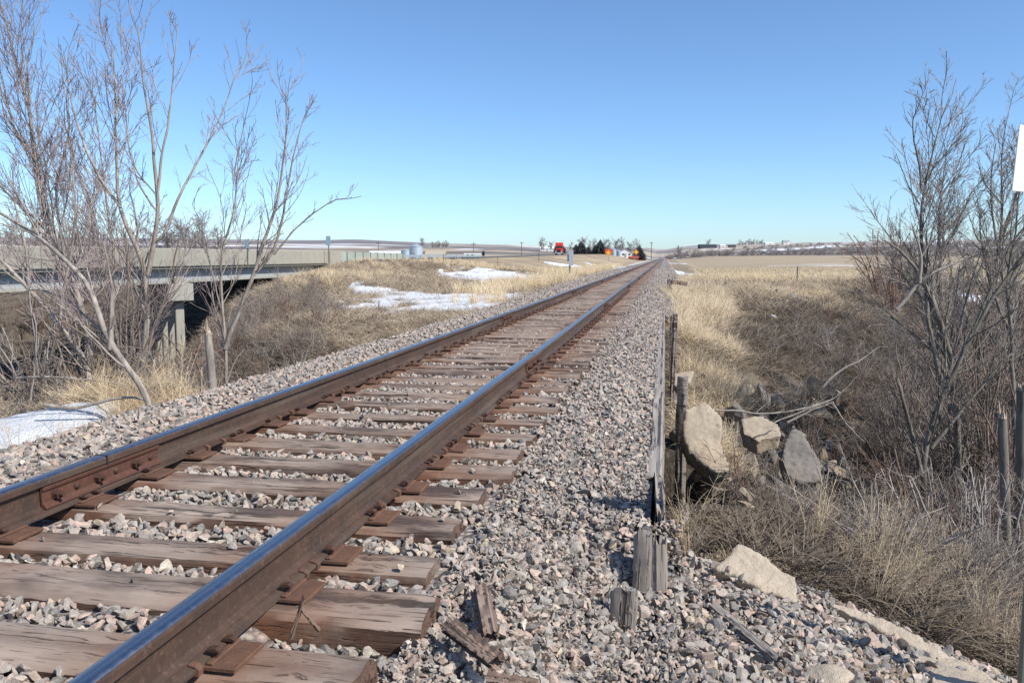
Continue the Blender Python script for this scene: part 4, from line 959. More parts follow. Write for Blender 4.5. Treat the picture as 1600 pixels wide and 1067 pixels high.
for k in range(44):
    D = g.uniform(58, 84); px = g.uniform(-40, 235); f = ray(px, 500); t = D / f.dot(FH); x, y = f[0] * t, f[1] * t
    put_shrub(x, y, SH[g.randrange(6)], g.uniform(1.3, 2.3), "large leafless shrub seen beneath the highway bridge deck, one of many alike", "leafless shrubs beyond the highway bridge")
for (px, D, s) in ((330, 20, .5), (372, 19, .45), (420, 24, .5), (300, 16, .5), (455, 27, .5), (520, 30, .4), (360, 27, .5), (590, 31, .35), (250, 13, .5), (285, 12, .4)):
    f = ray(px, 500); t = D / f.dot(FH); put_shrub(f[0] * t, f[1] * t, SH[g.randrange(6)], s, "low leafless shrub on the dry bank before the highway bridge, one of many", "low shrubs on the dry bank")
for (px, D, s) in ((1290, 24, .5), (1255, 21, .45), (1210, 20, .4), (1330, 26, .6), (1350, 20, .6), (1180, 28, .35), (1240, 15, .4), (1300, 17, .5)):
    f = ray(px, 500); t = D / f.dot(FH); put_shrub(f[0] * t, f[1] * t, SH[g.randrange(6)], s, "low leafless shrub on the matted far slope of the hollow, one of many", "low shrubs on the far slope")

# ================================================================== SNOW
SNOWS = []
def snow(label, cx, cy, rx, ry, rot, seed, th=.05, edge=.35, n=120, detail=1.0):
    SNOWS.append((cx, cy, rx, ry, rot, seed, edge, detail))
    u, v = np.meshgrid(np.linspace(-1.25, 1.25, n), np.linspace(-1.25, 1.25, n)); c, s = math.cos(rot), math.sin(rot); X = cx + u * rx * c - v * ry * s; Y = cy + u * rx * s + v * ry * c
    m = 1 - np.hypot(u, v) + (fbm(X * detail * 1.1, Y * detail * 1.1, seed, 5) - .5) * edge * 6
    Z = H(X.ravel(), Y.ravel()).reshape(X.shape) + .055 + th * sstep(0, .25, m) - .16 * sstep(.0, -.10, m) + .02 * (fbm(X * 3, Y * 3, seed + 1, 3) - .5)
    i, j = np.meshgrid(np.arange(n - 1), np.arange(n - 1)); a = (j * n + i).ravel(); mm = m.ravel(); Fq = np.c_[a, a + 1, a + 1 + n, a + n]; Fq = Fq[(mm[Fq].max(1) > -.12)]
    used = np.unique(Fq); rm = np.full(n * n, -1); rm[used] = np.arange(len(used)); b = np.array([cx, cy, h1(cx, cy)]); V = np.c_[X.ravel(), Y.ravel(), Z.ravel()][used] - b
    return tag(link("snow_patch", mesh_np("snow_patch", V, rm[Fq], [M["snow"]], True), loc=b), label, "snow")
def gsnow(label, px, py, wx, wy, seed, **k):
    """snow patch centred under a photo pixel; wx metres across the view, wy metres along it"""
    p = gnd(px, py); snow(label, p[0], p[1], wx / 2, wy / 2, YAW, seed, **k); return p
for a in (("melting snow bank beside the ballast with weeds poking through, in the lower corner", 30, 690, 1.9, 1.7, 701, dict(edge=.16, th=.05)),
          ("wide snow patch in the ditch nearest the ballast, before the signpost", 700, 470, 8.5, 13, 702, dict(edge=.5, detail=.8)),
          ("narrow tongue of snow between the wide patch and the ballast", 690, 487, 3.2, 1.7, 703, dict(edge=.3)),
          ("long snow patch in the ditch behind the wide one", 775, 434, 7.5, 12, 704, dict(edge=.4)),
          ("snow drift in the ditch just before the golden grass and signpost", 800, 446, 6, 8, 714, dict(edge=.45)),
          ("thin streak of snow beyond the signpost below the truck", 893, 416, 8, 14, 705, dict(edge=.4)),
          ("snow mound under the brown board at the end of the kerb plank", 1068, 456, 1.3, 2.6, 706, dict(edge=.25, th=.12)),
          ("small flat scrap of snow near the rim of the hollow, closer to the track", 1131, 468, .8, 1.5, 707, dict(edge=.25, th=.06)),
          ("bright patch of snow on the rim of the hollow before the short fence post", 1234, 466, .9, 2.0, 708, dict(edge=.3, th=.08)),
          ("tiny dab of snow below the bright patch on the rim", 1243, 477, .35, .6, 709, dict(edge=.2)),
          ("little dab of snow on the matted slope of the hollow", 1208, 498, .28, .5, 710, dict(edge=.2)),
          ("snow lying in the field behind the tallest tree", 1498, 466, 3.4, 5, 711, dict(edge=.4)),
          ("long thin strip of snow between the golden grass and the rails near the vanishing point", 975, 418, 2.3, 110, 716, dict(edge=.25, detail=.3, th=.1)),
          ("strip of snow along the track bed where the rails vanish", 1052, 412, 1.6, 26, 713, dict(edge=.35))):
    gsnow(*a[:6], **a[6])

# ================================================================== GRASS
def tuft(seed, n, h, lean, mat, w=.004, bend=.6, rad=.08, seg=3, wind=(0, 0)):
    rng = np.random.default_rng(seed); V = []; Fq = []; C = []
    for k in range(n):
        a = rng.uniform(0, 2 * PI); r = rad * math.sqrt(rng.random()); p = np.array([math.cos(a) * r, math.sin(a) * r, -.02]); b = rng.uniform(0, 2 * PI); ln = h * rng.uniform(.45, 1.1)
        tilt = lean * rng.uniform(.3, 1.2); d = np.array([math.cos(b) * math.sin(tilt) + wind[0], math.sin(b) * math.sin(tilt) + wind[1], math.cos(tilt)]); d /= np.linalg.norm(d); side = np.cross(d, rng.normal(size=3)); side /= np.linalg.norm(side)
        c = rng.random() * .35; o = len(V)
        for s in range(seg + 1):
            ww = w * (1 - s / seg * .8) * .5; V += [p - side * ww, p + side * ww]; C += [c, c]
            d = d + np.array([math.cos(b) * bend / seg * .6, math.sin(b) * bend / seg * .6, -bend / seg]) * rng.uniform(.4, 1.2); d /= np.linalg.norm(d); p = p + d * ln / seg
        for s in range(seg): Fq.append((o + 2 * s, o + 2 * s + 1, o + 2 * s + 3, o + 2 * s + 2))
    return mesh_np("tuft", V, np.array(Fq), [M[mat]], False, None, np.repeat(np.array(C)[:, None], 3, 1))
TU = {
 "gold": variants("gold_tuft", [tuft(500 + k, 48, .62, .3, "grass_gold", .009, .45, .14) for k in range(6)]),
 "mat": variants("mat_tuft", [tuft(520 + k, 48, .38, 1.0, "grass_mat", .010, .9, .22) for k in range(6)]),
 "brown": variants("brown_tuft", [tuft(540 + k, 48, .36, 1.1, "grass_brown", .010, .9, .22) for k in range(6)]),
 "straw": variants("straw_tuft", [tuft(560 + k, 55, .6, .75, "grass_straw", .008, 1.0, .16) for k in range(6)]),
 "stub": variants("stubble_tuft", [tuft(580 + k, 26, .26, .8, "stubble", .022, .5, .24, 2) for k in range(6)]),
}
WEED = []
for k, m_ in enumerate(["grass_straw", "twig_dead", "grass_straw", "grass_gold"]):
    rng = np.random.default_rng(600 + k); defs = []
    for j in range(9):
        a = rng.uniform(0, 2 * PI); s = rng.uniform(.1, .5); defs.append(([np.array([0, 0, -.05]) + rng.normal(size=3) * .03, np.array([math.cos(a) * s * .35, math.sin(a) * s * .35, .4]), np.array([math.cos(a) * s, math.sin(a) * s, rng.uniform(.6, 1.0)])], .0035, .0015))
    R0_ = 0; P0, R0 = limbs(defs, rng, 9, .03); P1, R1 = spawn(P0, R0, rng, 9, .28, (25, 50), 5, .2, .12, .25, .7, .05, .3, .0014); P2, R2 = spawn(P1, R1, rng, 22, .3, (30, 60), 3, .0, .2, .2, .9, .02, .07, .0014)
    WEED.append(tubes("weed", [(P0, R0, 4), (P1, R1, 3), (P2, R2, 3)], M[m_]))
BRUSH = variants("brush_clump", [shrub_mesh(640 + k, .7, 9, m_, .55, (9, 12), .002) for k, m_ in enumerate(["twig_brown", "twig_grey", "twig_dead", "twig_brown", "twig_rust", "twig_brown"])])
WEEDS = variants("weed_clump", WEED)
def field(name, coll, nvar, n, region, keep, s, label, cat="dry grass", tilt=.15, wind=None, zoff=0, sz=1):
    """region: (px0, px1, D0, D1) fan in front of the camera; keep(x, y, z) -> probability"""
    px = RNG.uniform(region[0], region[1], n); u = RNG.random(n); p = region[4] if len(region) > 4 else 1.0
    D = (region[2] ** p + u * (region[3] ** p - region[2] ** p)) ** (1 / p)
    t = (px - 800) / F; x = D * (FH[0] + RT[0] * t); y = D * (FH[1] + RT[1] * t); z = H(x, y); k = (RNG.random(n) < keep(x, y, z)) & (~in_snow(x, y) | (RNG.random(n) < .06))
    x, y, z, D = x[k], y[k], z[k], D[k]; m = len(x); sc = RNG.uniform(s[0], s[1], m) * np.clip(D / 18, 1, 2.2)
    rot = np.c_[RNG.normal(0, tilt, m), RNG.normal(0, tilt, m), RNG.uniform(0, 2 * PI, m)]
    if wind is not None: rot[:, 0] += wind[0]; rot[:, 1] += wind[1]; rot[:, 2] = RNG.normal(0, .5, m)
    print(name, m)
    return scatter(name, coll, np.c_[x, y, z + zoff], rot, np.c_[sc, sc, sc * sz], nvar, label, cat)
def in_snow(x, y):
    k = np.zeros(len(x), bool)
    for cx, cy, rx, ry, rot, seed, edge, detail in SNOWS:
        c, s_ = math.cos(rot), math.sin(rot); dx = x - cx; dy = y - cy; u = (dx * c + dy * s_) / rx; v = (-dx * s_ + dy * c) / ry
        k |= (1 - np.hypot(u, v) + (fbm(x * detail * 1.1, y * detail * 1.1, seed, 5) - .5) * edge * 6) > .04
    return k
dT = lambda x: np.abs(x - TC)
nb = lambda x, y, s, sd=1: fbm(x / s, y / s, sd, 3)
offbed = lambda x, y: (dT(x) > bed_w(y) + .12)
# right of the track
RB = (1040, 1700, 4.2, 48, .8)
pitm = lambda x, y: 1 - ((x < .75) & (y > 6.0) & (y < 11.8)) * 1.0
bankm = lambda x, y: (y > 4.75 - .55 * np.maximum(x - .8, 0)) * 1.0
field("matted_grass", TU["mat"], 6, 15000, RB, lambda x, y, z: offbed(x, y) * bankm(x, y) * pitm(x, y) * np.where(z < -1.0, .22, .85) * (.25 + .75 * (nb(x, y, 3) > .48)) * (x > 0) * np.where((y < 15) & (x < 3.4), .15, 1) * np.where(y < 9, .35, 1) * np.where((x < 6) & (y < 28), .28, 1), (.55, 1.15), "matted grey-brown dead grass over the banks of the hollow")
field("brown_grass", TU["brown"], 6, 15000, RB, lambda x, y, z: offbed(x, y) * bankm(x, y) * pitm(x, y) * (z < -.55) * (x > 0) * np.where((y > 6.2) & (y < 15) & (x < 3.4), .22, 1) * (.25 + .75 * (nb(x, y, 2.5, 4) > .48)), (.55, 1.2), "dark brown dead grass lining the shaded hollow")
field("low_brush", BRUSH, 6, 4200, (1150, 1700, 5.4, 30, .8), lambda x, y, z: (z < -.95) * bankm(x, y) * np.where(pxof(x, y)[0] > 1380, .8, .14) * np.where(y > 16, .5, 1), (.35, .85), "low tangled dead twigs covering the floor of the hollow", "brush", .5)
field("straw_grass", TU["straw"], 6, 3600, (1046, 1160, 10.5, 32, 1), lambda x, y, z: (x > .25) * (x < .7 + .045 * y) * (y > 12) * (.15 + .85 * (nb(x, y, 1.3, 8) > .47)), (.5, .9), "bleached straw grass hanging down the far slope beside the kerb plank", wind=(.55, .2))
field("straw_grass", TU["straw"], 6, 1100, (1050, 1700, 4.3, 7, 1), lambda x, y, z: bankm(x, y) * pitm(x, y) * (z < -.5) * (y < 7) * .3 * (nb(x, y, .6, 5) > .52), (.15, .33), "bleached straw grass fringing the lower bank behind the stone block", wind=(.1, .5))
field("dry_weeds", WEEDS, 4, 900, (1060, 1680, 4.4, 8.8, 1), lambda x, y, z: bankm(x, y) * pitm(x, y) * np.where(x < 1.1, .08, .36) * np.where((y > 6.6) & (x < 3.2), .2, 1) * (y - x * .2 > 4.4), (.3, .65), "pale brittle weed stalks with branching tips behind the stone block", "weeds", .3, wind=(.15, .45))
field("golden_grass", TU["gold"], 6, 7000, (1046, 1420, 30, 75, 1), lambda x, y, z: (x > 1.2) * (z > -.8) * np.where(x < 6 + y * .03, .9, .12) * sstep(.35, .5, nb(x, y, 4, 3)) * (1 - .8 * sstep(55, 75, y)), (.26, .5), "golden dry grass along the edge of the stubble field", sz=.8)
xr = np.arange(3.5, 70, .76); g2 = []
for xx in xr:
    ys_ = np.arange(32, 120, .5) + RNG.uniform(-.2, .2, 176); xs_ = xx + RNG.normal(0, .07, 176) + .0 * ys_; zz = H(xs_, ys_); k = (zz > -.85) & (xs_ < ys_ * .43) & (RNG.random(176) < .75); g2.append(np.c_[xs_, ys_, zz][k])
g2 = np.concatenate(g2); m = len(g2); sc = RNG.uniform(.7, 1.3, m); print("stubble", m)
scatter("corn_stubble", TU["stub"], g2, np.c_[RNG.normal(0, .2, m), RNG.normal(0, .2, m), RNG.uniform(0, 6.28, m)], np.repeat(sc[:, None], 3, 1), 6, "rows of pale cut corn stubble in the field beyond the hollow", "stubble")
# left of the track
field("matted_grass", TU["mat"], 6, 26000, (-40, 960, 9, 72, .8), lambda x, y, z: offbed(x, y) * (x < TC) * (z > -3) * (.35 + .65 * (nb(x, y, 4, 5) > .42)), (.5, .95), "matted grey-brown dead grass over the bank towards the highway bridge")
field("brown_grass", TU["brown"], 6, 13000, (-40, 900, 9, 90, .8), lambda x, y, z: offbed(x, y) * (x < TC) * (.15 + .85 * (z < -1.1)) * .8, (.6, 1.15), "dark brown dead grass in the creek bed and damp dips of the bank")
field("low_brush", BRUSH, 6, 2600, (-60, 520, 9.5, 40, .9), lambda x, y, z: offbed(x, y) * (x < -6) * np.where(z < -1.3, .95, .2) * np.where((pxof(x, y)[0] > 210) & (pxof(x, y)[0] < 300) & (y > 10), .25, 1), (.4, .95), "low tangled dead twigs between the bare trees and the bridge piles", "brush", .5)
field("golden_grass", TU["gold"], 6, 13000, (700, 1030, 34, 170, .6), lambda x, y, z: (x < -4.9 - .4 * sstep(20, 60, y)) * (x > -8.2 - 2 * nb(x, y, 9, 2) - .03 * y) * (.2 + .8 * (nb(x, y, 3.5, 6) > .44)) * (y > 40 - 8 * (x < -6.5)) * ((x < -7.6) | (y < 50)), (.45, .8), "tall golden dry grass growing along the track embankment")
field("golden_grass", TU["gold"], 6, 5200, (440, 900, 38, 110, .7), lambda x, y, z: (x < -15) * (x > -31) * (.1 + .9 * (nb(x, y, 5, 12) > .52)) * .5, (.35, .6), "pale golden grass on the verge below the highway")
field("straw_grass", TU["straw"], 6, 900, (-30, 260, 7.2, 9.8, 1), lambda x, y, z: offbed(x, y) * (x < -4.9) * (pxof(x, y)[0] > 90 + 0 * x) * .9, (.45, .85), "straw grass at the foot of the leaning sapling", tilt=.3)
field("dry_weeds", WEEDS, 4, 150, (-30, 330, 6.6, 11.5, 1), lambda x, y, z: offbed(x, y) * (x < -4.8) * .5, (.5, .9), "thin golden weed stalks between the snow and the bare trees", "weeds", .2)

# ================================================================== HIGHWAY AND ITS BRIDGE
def strip(name, x0, x1, ys, z, mat, kind="structure"):
    V = []; Fq = []
    for y in ys:
        zz = z(y); V += [(x0, y, zz), (x1, y, zz)]
    for i in range(len(ys) - 1): Fq.append((2 * i, 2 * i + 1, 2 * i + 3, 2 * i + 2))
    return tag(link(name, mesh_np(name, V, np.array(Fq), [M[mat]])), kind=kind)
ysr = np.concatenate([np.arange(76, 200, 6), np.geomspace(200, 900, 40)])
rz = lambda y: max(h1(-31.5, y), h1(-37, y), h1(-42, y)) + .07
strip("road", -42, -32, ysr, rz, "asphalt"); 
for x in (-41.7, -32.4): strip("road_marking", x, x + .12, ysr, lambda y: rz(y) + .012, "white_paint")
strip("road_marking", -37.1, -36.95, ysr, lambda y: rz(y) + .012, "yellow_mark")
hb = thing("highway_bridge", "long grey concrete girder bridge carrying the highway across the creek", "bridge", (-33, 48, 0))
off = Vector((33, -48, 0))
def bpart(name, mat, fn, bevel=.0):
    q = MB(); fn(q); q.v = [(v[0] + 33, v[1] - 48, v[2]) for v in q.v]; return q.build(name, M[mat], hb, bevel=bevel)
YA, YB = -6.0, 76.0
for xs in (-32.6, -42.6):
    for k in range(13):
        y0 = YA + k * (YB - YA) / 13
        bpart("parapet", "bridge_concrete", lambda q: (q.prism([(xs - .05, .72), (xs + .42, .72), (xs + .42, .60), (xs + .55, .60), (xs + .55, 1.72), (xs + .50, 1.77), (xs + .05, 1.77), (xs, 1.72)], y0 + .02, y0 + (YB - YA) / 13 - .02)))
bpart("deck", "bridge_concrete", lambda q: q.box((-42.2, YA, .42), (-32.2, YB, .715)))
for gx in (-32.9, -35.6, -38.9, -41.6):
    for (y0, y1) in ((YA, 26.2), (26.5, 51.0), (51.3, YB - .6)):
        bpart("girder", "girder_shade", lambda q: q.prism([(gx - .1, .42), (gx - .1, -.28), (gx - .33, -.38), (gx - .33, -.55), (gx + .33, -.55), (gx + .33, -.38), (gx + .1, -.28), (gx + .1, .42)], y0, y1))
for gx in (-32.565,):
    for (y0, y1) in ((YA, 26.2), (26.5, 51.0), (51.3, YB - .6)):
        bpart("girder_flange", "pier_concrete", lambda q: q.box((gx, y0, -.548), (gx + .06, y1, -.40)))  # paler strip on the flange edge, its sunlit brightness put into the colour
for py_ in (26.35, 51.15):
    u_ = at(232, 470, 63) - at(268, 470, 56); SKW = math.atan2(u_[1], u_[0])         # the bents stand at a skew to the road
    M_ = Matrix.Translation((-32.35, py_ - .3, 0)) @ Matrix.Rotation(SKW, 4, 'Z')
    bpart("pier_cap", "pier_concrete", lambda q: q.box((-.9, -.8, -1.72), (12.6, .8, -.56), M=M_), .03)
    bpart("diaphragm", "pier_concrete", lambda q: q.box((-.5, -.3, -.56), (.15, .3, -.1), M=M_))
    for k in range(6):
        bpart("pile", "pier_concrete", lambda q: q.box((k * 2.25 - .3, -.28, -9.5), (k * 2.25 + .26, .28, -1.722), M=M_), .04)
bpart("abutment", "bridge_concrete", lambda q: q.prism([(YB - .6, -1.6), (YB + .9, -1.6), (YB + 2.6, .9), (YB + 2.6, 1.75), (YB, 1.75), (YB, .6), (YB - .6, .6)], -32.9, -32.0, 'x'))
bpart("abutment", "bridge_concrete", lambda q: q.box((-42.6, YB - .5, -3), (-32.9, YB + .4, .41)))
# flared barrier wall and guardrail beyond
br = thing("barrier_wall", "greenish ribbed concrete barrier continuing from the end of the highway bridge", "barrier", (-32.3, 78.6, .6))
for k in range(9):
    q = MB(); y0 = k * 2.3; q.box((-.12, y0, -.5), (.12, y0 + 2.24, 1.14 - .018 * k)); q.build("barrier_panel", M["green_concrete"], br)
    q = MB(); q.box((-.17, y0 + 2.1, -.5), (.17, y0 + 2.3, 1.16 - .018 * k)); q.build("barrier_post", M["green_post"], br)
gr = thing("guardrail", "steel guardrail on square posts along the highway past the barrier", "guardrail", (-32.3, 99.5, .7))
q = MB(); q.prism([(.1, .45), (.16, .5), (.1, .55), (.1, .62), (.16, .68), (.1, .74), (.07, .74), (.07, .45)], 0, 44); q.build("rail_beam", M["galvanised"], gr)
for k in range(12):
    q = MB(); q.box((-.1, k * 3.9, -.8), (.07, k * 3.9 + .2, .78)); q.build("post", M["green_post"], gr)
def road_sign(label, px, ytop, D, w, h, mat="sign_back", base=None, name="road_sign"):
    p = at(px, ytop, D); z = h1(p[0], p[1]) if base is None else base; r = thing(name, label, "sign", (p[0], p[1], z)); H_ = p[2] - z
    q = MB(); q.box((-.04, -.03, -.3), (.04, .03, H_ - h * .5)); q.build("post", M["green_post"], r)
    q = MB(); q.box((-w / 2, -.055, H_ - h), (w / 2, -.031, H_)); q.build("board", M[mat], r, bevel=.004); return r
road_sign("small blue-grey sign above the end of the highway bridge parapet", 513, 369, 79, .45, .9, "road_sign_blue", .7)
road_sign("small pale sign above the middle of the highway bridge parapet", 386, 374, 62, .4, .7, "road_sign_blue", .7)

# ================================================================== TRUCK
p = at(873, 402.5, 262); zt = rz(p[1]); 
tr = thing("semi_truck", "bright red truck tractor driving towards us on the highway", "truck", (p[0], p[1], zt), (0, 0, R(4)))
def tp(name, mat, fn, bevel=.0, par=None):
    q = MB(); fn(q); return q.build(name, M[mat], par or tr, bevel=bevel)
def cabf(q):
    q.box((-1.2, 1.6, .95), (1.2, 3.9, 2.9)); q.prism([(1.6, 2.9), (3.9, 2.9), (3.9, 3.9), (2.6, 3.9), (1.75, 3.1)], -1.2, 1.2, 'x')
tp("cab", "truck_red", cabf, .06)
tp("hood", "truck_red", lambda q: q.prism([(-.5, .8), (1.6, .8), (1.6, 2.1), (-.1, 1.9), (-.45, 1.75)], -.95, .95, 'x'), .05)
for s in (-1, 1):
    tp("fender", "truck_red", lambda q: q.prism([(-.5, .75), (-.35, 1.2), (.2, 1.35), (.95, 1.2), (1.25, .75), (1.0, .75), (.7, 1.1), (0, 1.1), (-.25, .75)], s * .8 if s > 0 else -1.22, 1.22 if s > 0 else -.8, 'x'))
    tp("headlight", "white_paint", lambda q: q.box((s * .86 - .16, -.54, 1.0), (s * .86 + .16, -.48, 1.22)))
    tp("mirror", "black_part", lambda q: (q.box((s * 1.42 - .08, 1.5, 2.0), (s * 1.42 + .08, 1.62, 2.75)), q.box((s * 1.2 - (.0 if s > 0 else .2), 1.55, 2.35), (s * 1.2 + (.2 if s > 0 else .0), 1.6, 2.4))))
    tp("exhaust_stack", "chrome", lambda q: q.cyl((s * 1.1, 4.1, 1), (s * 1.1, 4.1, 4.1), .09))
tp("windshield", "glass_dark", lambda q: q.box((-1.0, 1.54, 2.15), (1.0, 1.597, 2.8)))
tp("grille", "black_part", lambda q: q.box((-.62, -.53, .85), (.62, -.47, 1.7)))
tp("bumper", "chrome", lambda q: q.box((-1.22, -.72, .4), (1.22, -.5, .8)), .03)
tp("frame", "black_part", lambda q: (q.box((-.45, -.4, .6), (.45, 8.0, .95)), q.box((-.6, 5.2, .95), (.6, 7.4, 1.15)), q.box((-1.1, 4.0, .6), (1.1, 4.8, 2.4))))
for (y_, xs_) in ((.35, (1.05,)), (5.6, (1.0,)), (6.9, (1.0,))):
    for s in (-1, 1):
        w = tp("wheel", "black_part", lambda q: q.cyl((s * .78, y_, .52), (s * 1.18, y_, .52), .52, n=20)); tp("rim", "chrome", lambda q: q.cyl((s * 1.181, y_, .52), (s * 1.2, y_, .52), .28, n=14), par=w)

# ================================================================== SIGNS NEAR AND FAR
p = at(890, 440, 50); zt = h1(p[0], p[1]); sg = thing("track_signpost", "green steel signpost by the golden grass, seen edge-on with a pale box sign", "signpost", (p[0], p[1], zt)); Ht = at(890, 389, 50)[2] - zt
q = MB(); q.prism([(-.05, -.02), (.05, -.02), (.05, .0), (.02, .03), (-.02, .03), (-.05, .0)], -.3, Ht, 'z'); q.build("post", M["green_post"], sg, bevel=.002)
q = MB(); q.box((-.16, .032, Ht - .75), (.16, .06, Ht - .35)); q.build("board", M["sign_back"], sg)
q = MB(); q.box((-.05, -.045, Ht - 1.0), (.22, -.022, Ht - .05)); q.build("board", M["sign_back"], sg)
def orange(px, py, D, label, w=1.2, red=True):
    p = at(px, py, D); z = max(h1(p[0], p[1]), .3); r = thing("road_work_sign", label, "sign", (p[0], p[1], z)); c = p[2] - z; s = w / 2 * 1.414
    q = MB(); q.box((-.05, -.03, -.2), (.05, .03, c)); q.build("post", M["green_post"], r)
    q = MB(); q.prism([(-s, c), (0, c - s), (s, c), (0, c + s)], -.06, -.035, 'y'); q.build("board", M["orange_sign"], r)
    q = MB(); t_ = s * .42; q.prism([(-t_, c), (0, c - t_), (t_, c), (0, c + t_)], -.075, -.062, 'y'); q.build("emblem", M["yellow_mark"], r)
    if red:
        q = MB(); q.box((-.9, .2, c - .3), (.9, .25, c + .9)); q.build("flag_panel", M["flag_red"], r)
    return r
orange(950.5, 395, 215, "orange diamond road work sign with a yellow emblem before a red panel"); orange(994, 394, 240, "plain orange diamond sign nearest the dark evergreens, partly over a small red shed", 1.1, False)
# white sign standing beside the photographer, mostly outside the frame
c = at(1600, 251, 3.2); ws = thing("trackside_sign", "blank white board on a post at the picture's edge, most of it out of view", "sign", (c[0] + .14, c[1] + .03, h1(c[0] + .14, c[1])))
hz_ = c[2] - ws.location.z
q = MB(); q.box((-.172, -.014, hz_ - .125), (.12, -.010, hz_ + .125)); bo = q.build("board", M["white_paint"], ws, rot=(0, R(4), R(24)), bevel=.001); bo.location = (hz_ * -math.sin(R(4)), 0, hz_ * (1 - math.cos(R(4))))
q = MB(); q.box((-.02, -.008, -.4), (.03, .032, hz_ + .06)); q.build("post", M["green_post"], ws)
# fence bits in the field and utility poles
for (px, y0, y1, D, w, lab, mat) in ((1245, 416, 452, 44, .06, "thin steel fence post standing in the stubble by the hollow's rim", "green_post"), (1213, 452, 468, 33, .13, "short brown wooden fence post behind the bright snow patch", "pole_wood"),
                                     (693, 397, 411, 100, .09, "slim post in the grass between the silo and the flat trailer", "pole_wood"), (778, 402, 415, 95, .07, "slim marker post in the grass beyond the long ditch snow", "pole_wood"), (842, 394, 402, 160, .1, "small dark marker post in the verge before the truck", "black_part"), (858, 455, 468, 34, .04, "thin reed-like stake in the snow near the track", "pole_wood"), (451 + 351, 448, 470, 30, .025, "thin upright stem in the snow by the golden grass", "pole_wood")):
    A = at(px, y1, D); B = at(px, y0, D); z = min(h1(A[0], A[1]), A[2]); q = MB(); q.cyl((0, 0, -.3), (0, 0, B[2] - z), w / 2, w / 2 * .9, 8)
    if mat == "green_post": q.box((-w * .5, -w * .1, 0), (w * .5, w * .1, B[2] - z))
    tag(q.build("fence_post", M[mat], loc=(A[0], A[1], z)), lab, "fence post")
for (px, y0, D, lab) in ((591, 377, 310, "utility pole between the sign on the bridge and the silo"), (740, 379, 300, "utility pole above the flat white trailer"), (815, 378, 420, "utility pole on the dark field before the truck"), (1018, 378, 430, "utility pole where the rails vanish"),
                      (948, 385, 400, "utility pole directly behind the red panelled sign"), (936, 386, 500, "utility pole against the dark evergreen of the farm")):
    B = at(px, y0, D); z = h1(B[0], B[1]); Hh = max(B[2] - z, 3); r = thing("utility_pole", lab, "utility pole", (B[0], B[1], z)); w = .0009 * D
    q = MB(); q.cyl((0, 0, -1), (0, 0, Hh), w / 2 * 1.1, w / 2 * .8, 8); q.build("pole", M["pole_wood"], r); q = MB(); q.box((-.9, -.08, Hh - .75), (.9, .08, Hh - .5)); q.build("crossarm", M["pole_wood"], r)

# ================================================================== FARMS
def bin_(px, ybase, ytop, D, wpx, label):
    A = at(px, ybase, D); B = at(px, ytop, D); rr = wpx / F * D / 2; z = min(A[2], h1(A[0], A[1]) + .3); Hh = B[2] - z; r = thing("grain_bin", label, "grain bin", (A[0], A[1], z))
    q = MB(); n = 28; rings = int(Hh * .75 / .5) * 2 + 2; V = []
    for i in range(rings + 1):
        zz = -.5 + (Hh * .8 + .5) * i / rings; r2 = rr * (1 if i % 2 else .985); V += [(r2 * math.cos(2 * PI * k / n), r2 * math.sin(2 * PI * k / n), zz) for k in range(n)]
    q.add(V, [(i * n + k, i * n + (k + 1) % n, (i + 1) * n + (k + 1) % n, (i + 1) * n + k) for i in range(rings) for k in range(n)]); q.build("wall", M["galvanised"], r)
    q = MB(); q.cyl((0, 0, Hh * .8), (0, 0, Hh), rr * 1.04, rr * .12, n); q.build("roof", M["galvanised"], r)
    q = MB(); q.box((-.4, -rr - .05, .0), (.4, -rr + .1, Hh * .35)); q.build("door", M["roof_grey"], r); return r
bin_(650, 402, 381, 205, 21, "large corrugated steel grain bin past the end of the barrier"); bin_(634, 402, 389, 215, 15, "low corrugated steel bin beside the large one"); bin_(958.5, 396, 388, 420, 9, "silver bin between the orange sign and the white farm shed"); bin_(967, 396, 391, 430, 8, "small silver bin close to the white farmhouse")
def house(name, label, cat, px, ybase, D, w, d, hw, hr, wall, roof, rot=0, door=True, par=None, win=2):
    A = at(px, ybase, D); z = min(A[2], h1(A[0], A[1]) + .2) if abs(A[2] - h1(A[0], A[1])) < 6 else h1(A[0], A[1]); r = thing(name, label, cat, (A[0], A[1], z), (0, 0, YAW + rot))
    q = MB(); q.prism([(-w / 2, -1), (w / 2, -1), (w / 2, hw), (0, hw + hr), (-w / 2, hw)], 0, d, 'y') if w < d else q.prism([(0, -1), (d, -1), (d, hw), (d / 2, hw + hr), (0, hw)], -w / 2, w / 2, 'x'); q.build("wall", M[wall], r)
    q = MB()
    if w < d: q.prism([(-w / 2 - .3, hw - .15), (0, hw + hr + .05), (w / 2 + .3, hw - .15), (w / 2 + .3, hw + .1), (0, hw + hr + .32), (-w / 2 - .3, hw + .1)], -.3, d + .3, 'y')
    else: q.prism([(-.3, hw - .15), (d / 2, hw + hr + .05), (d + .3, hw - .15), (d + .3, hw + .1), (d / 2, hw + hr + .32), (-.3, hw + .1)], -w / 2 - .3, w / 2 + .3, 'x')
    q.build("roof", M[roof], r)
    if door: q = MB(); q.box((-.6, -.06, 0), (.6, -.01, hw * .75)); q.build("door", M["roof_grey"], r)
    for k in range(win):
        x = (k + 1) * w * .5 / (win + 1) * (1 if k % 2 else -1); q = MB(); q.box((x - .5, -.06, hw * .4), (x + .5, -.01, hw * .75)); q.build("window", M["glass_dark"], r)
    return r
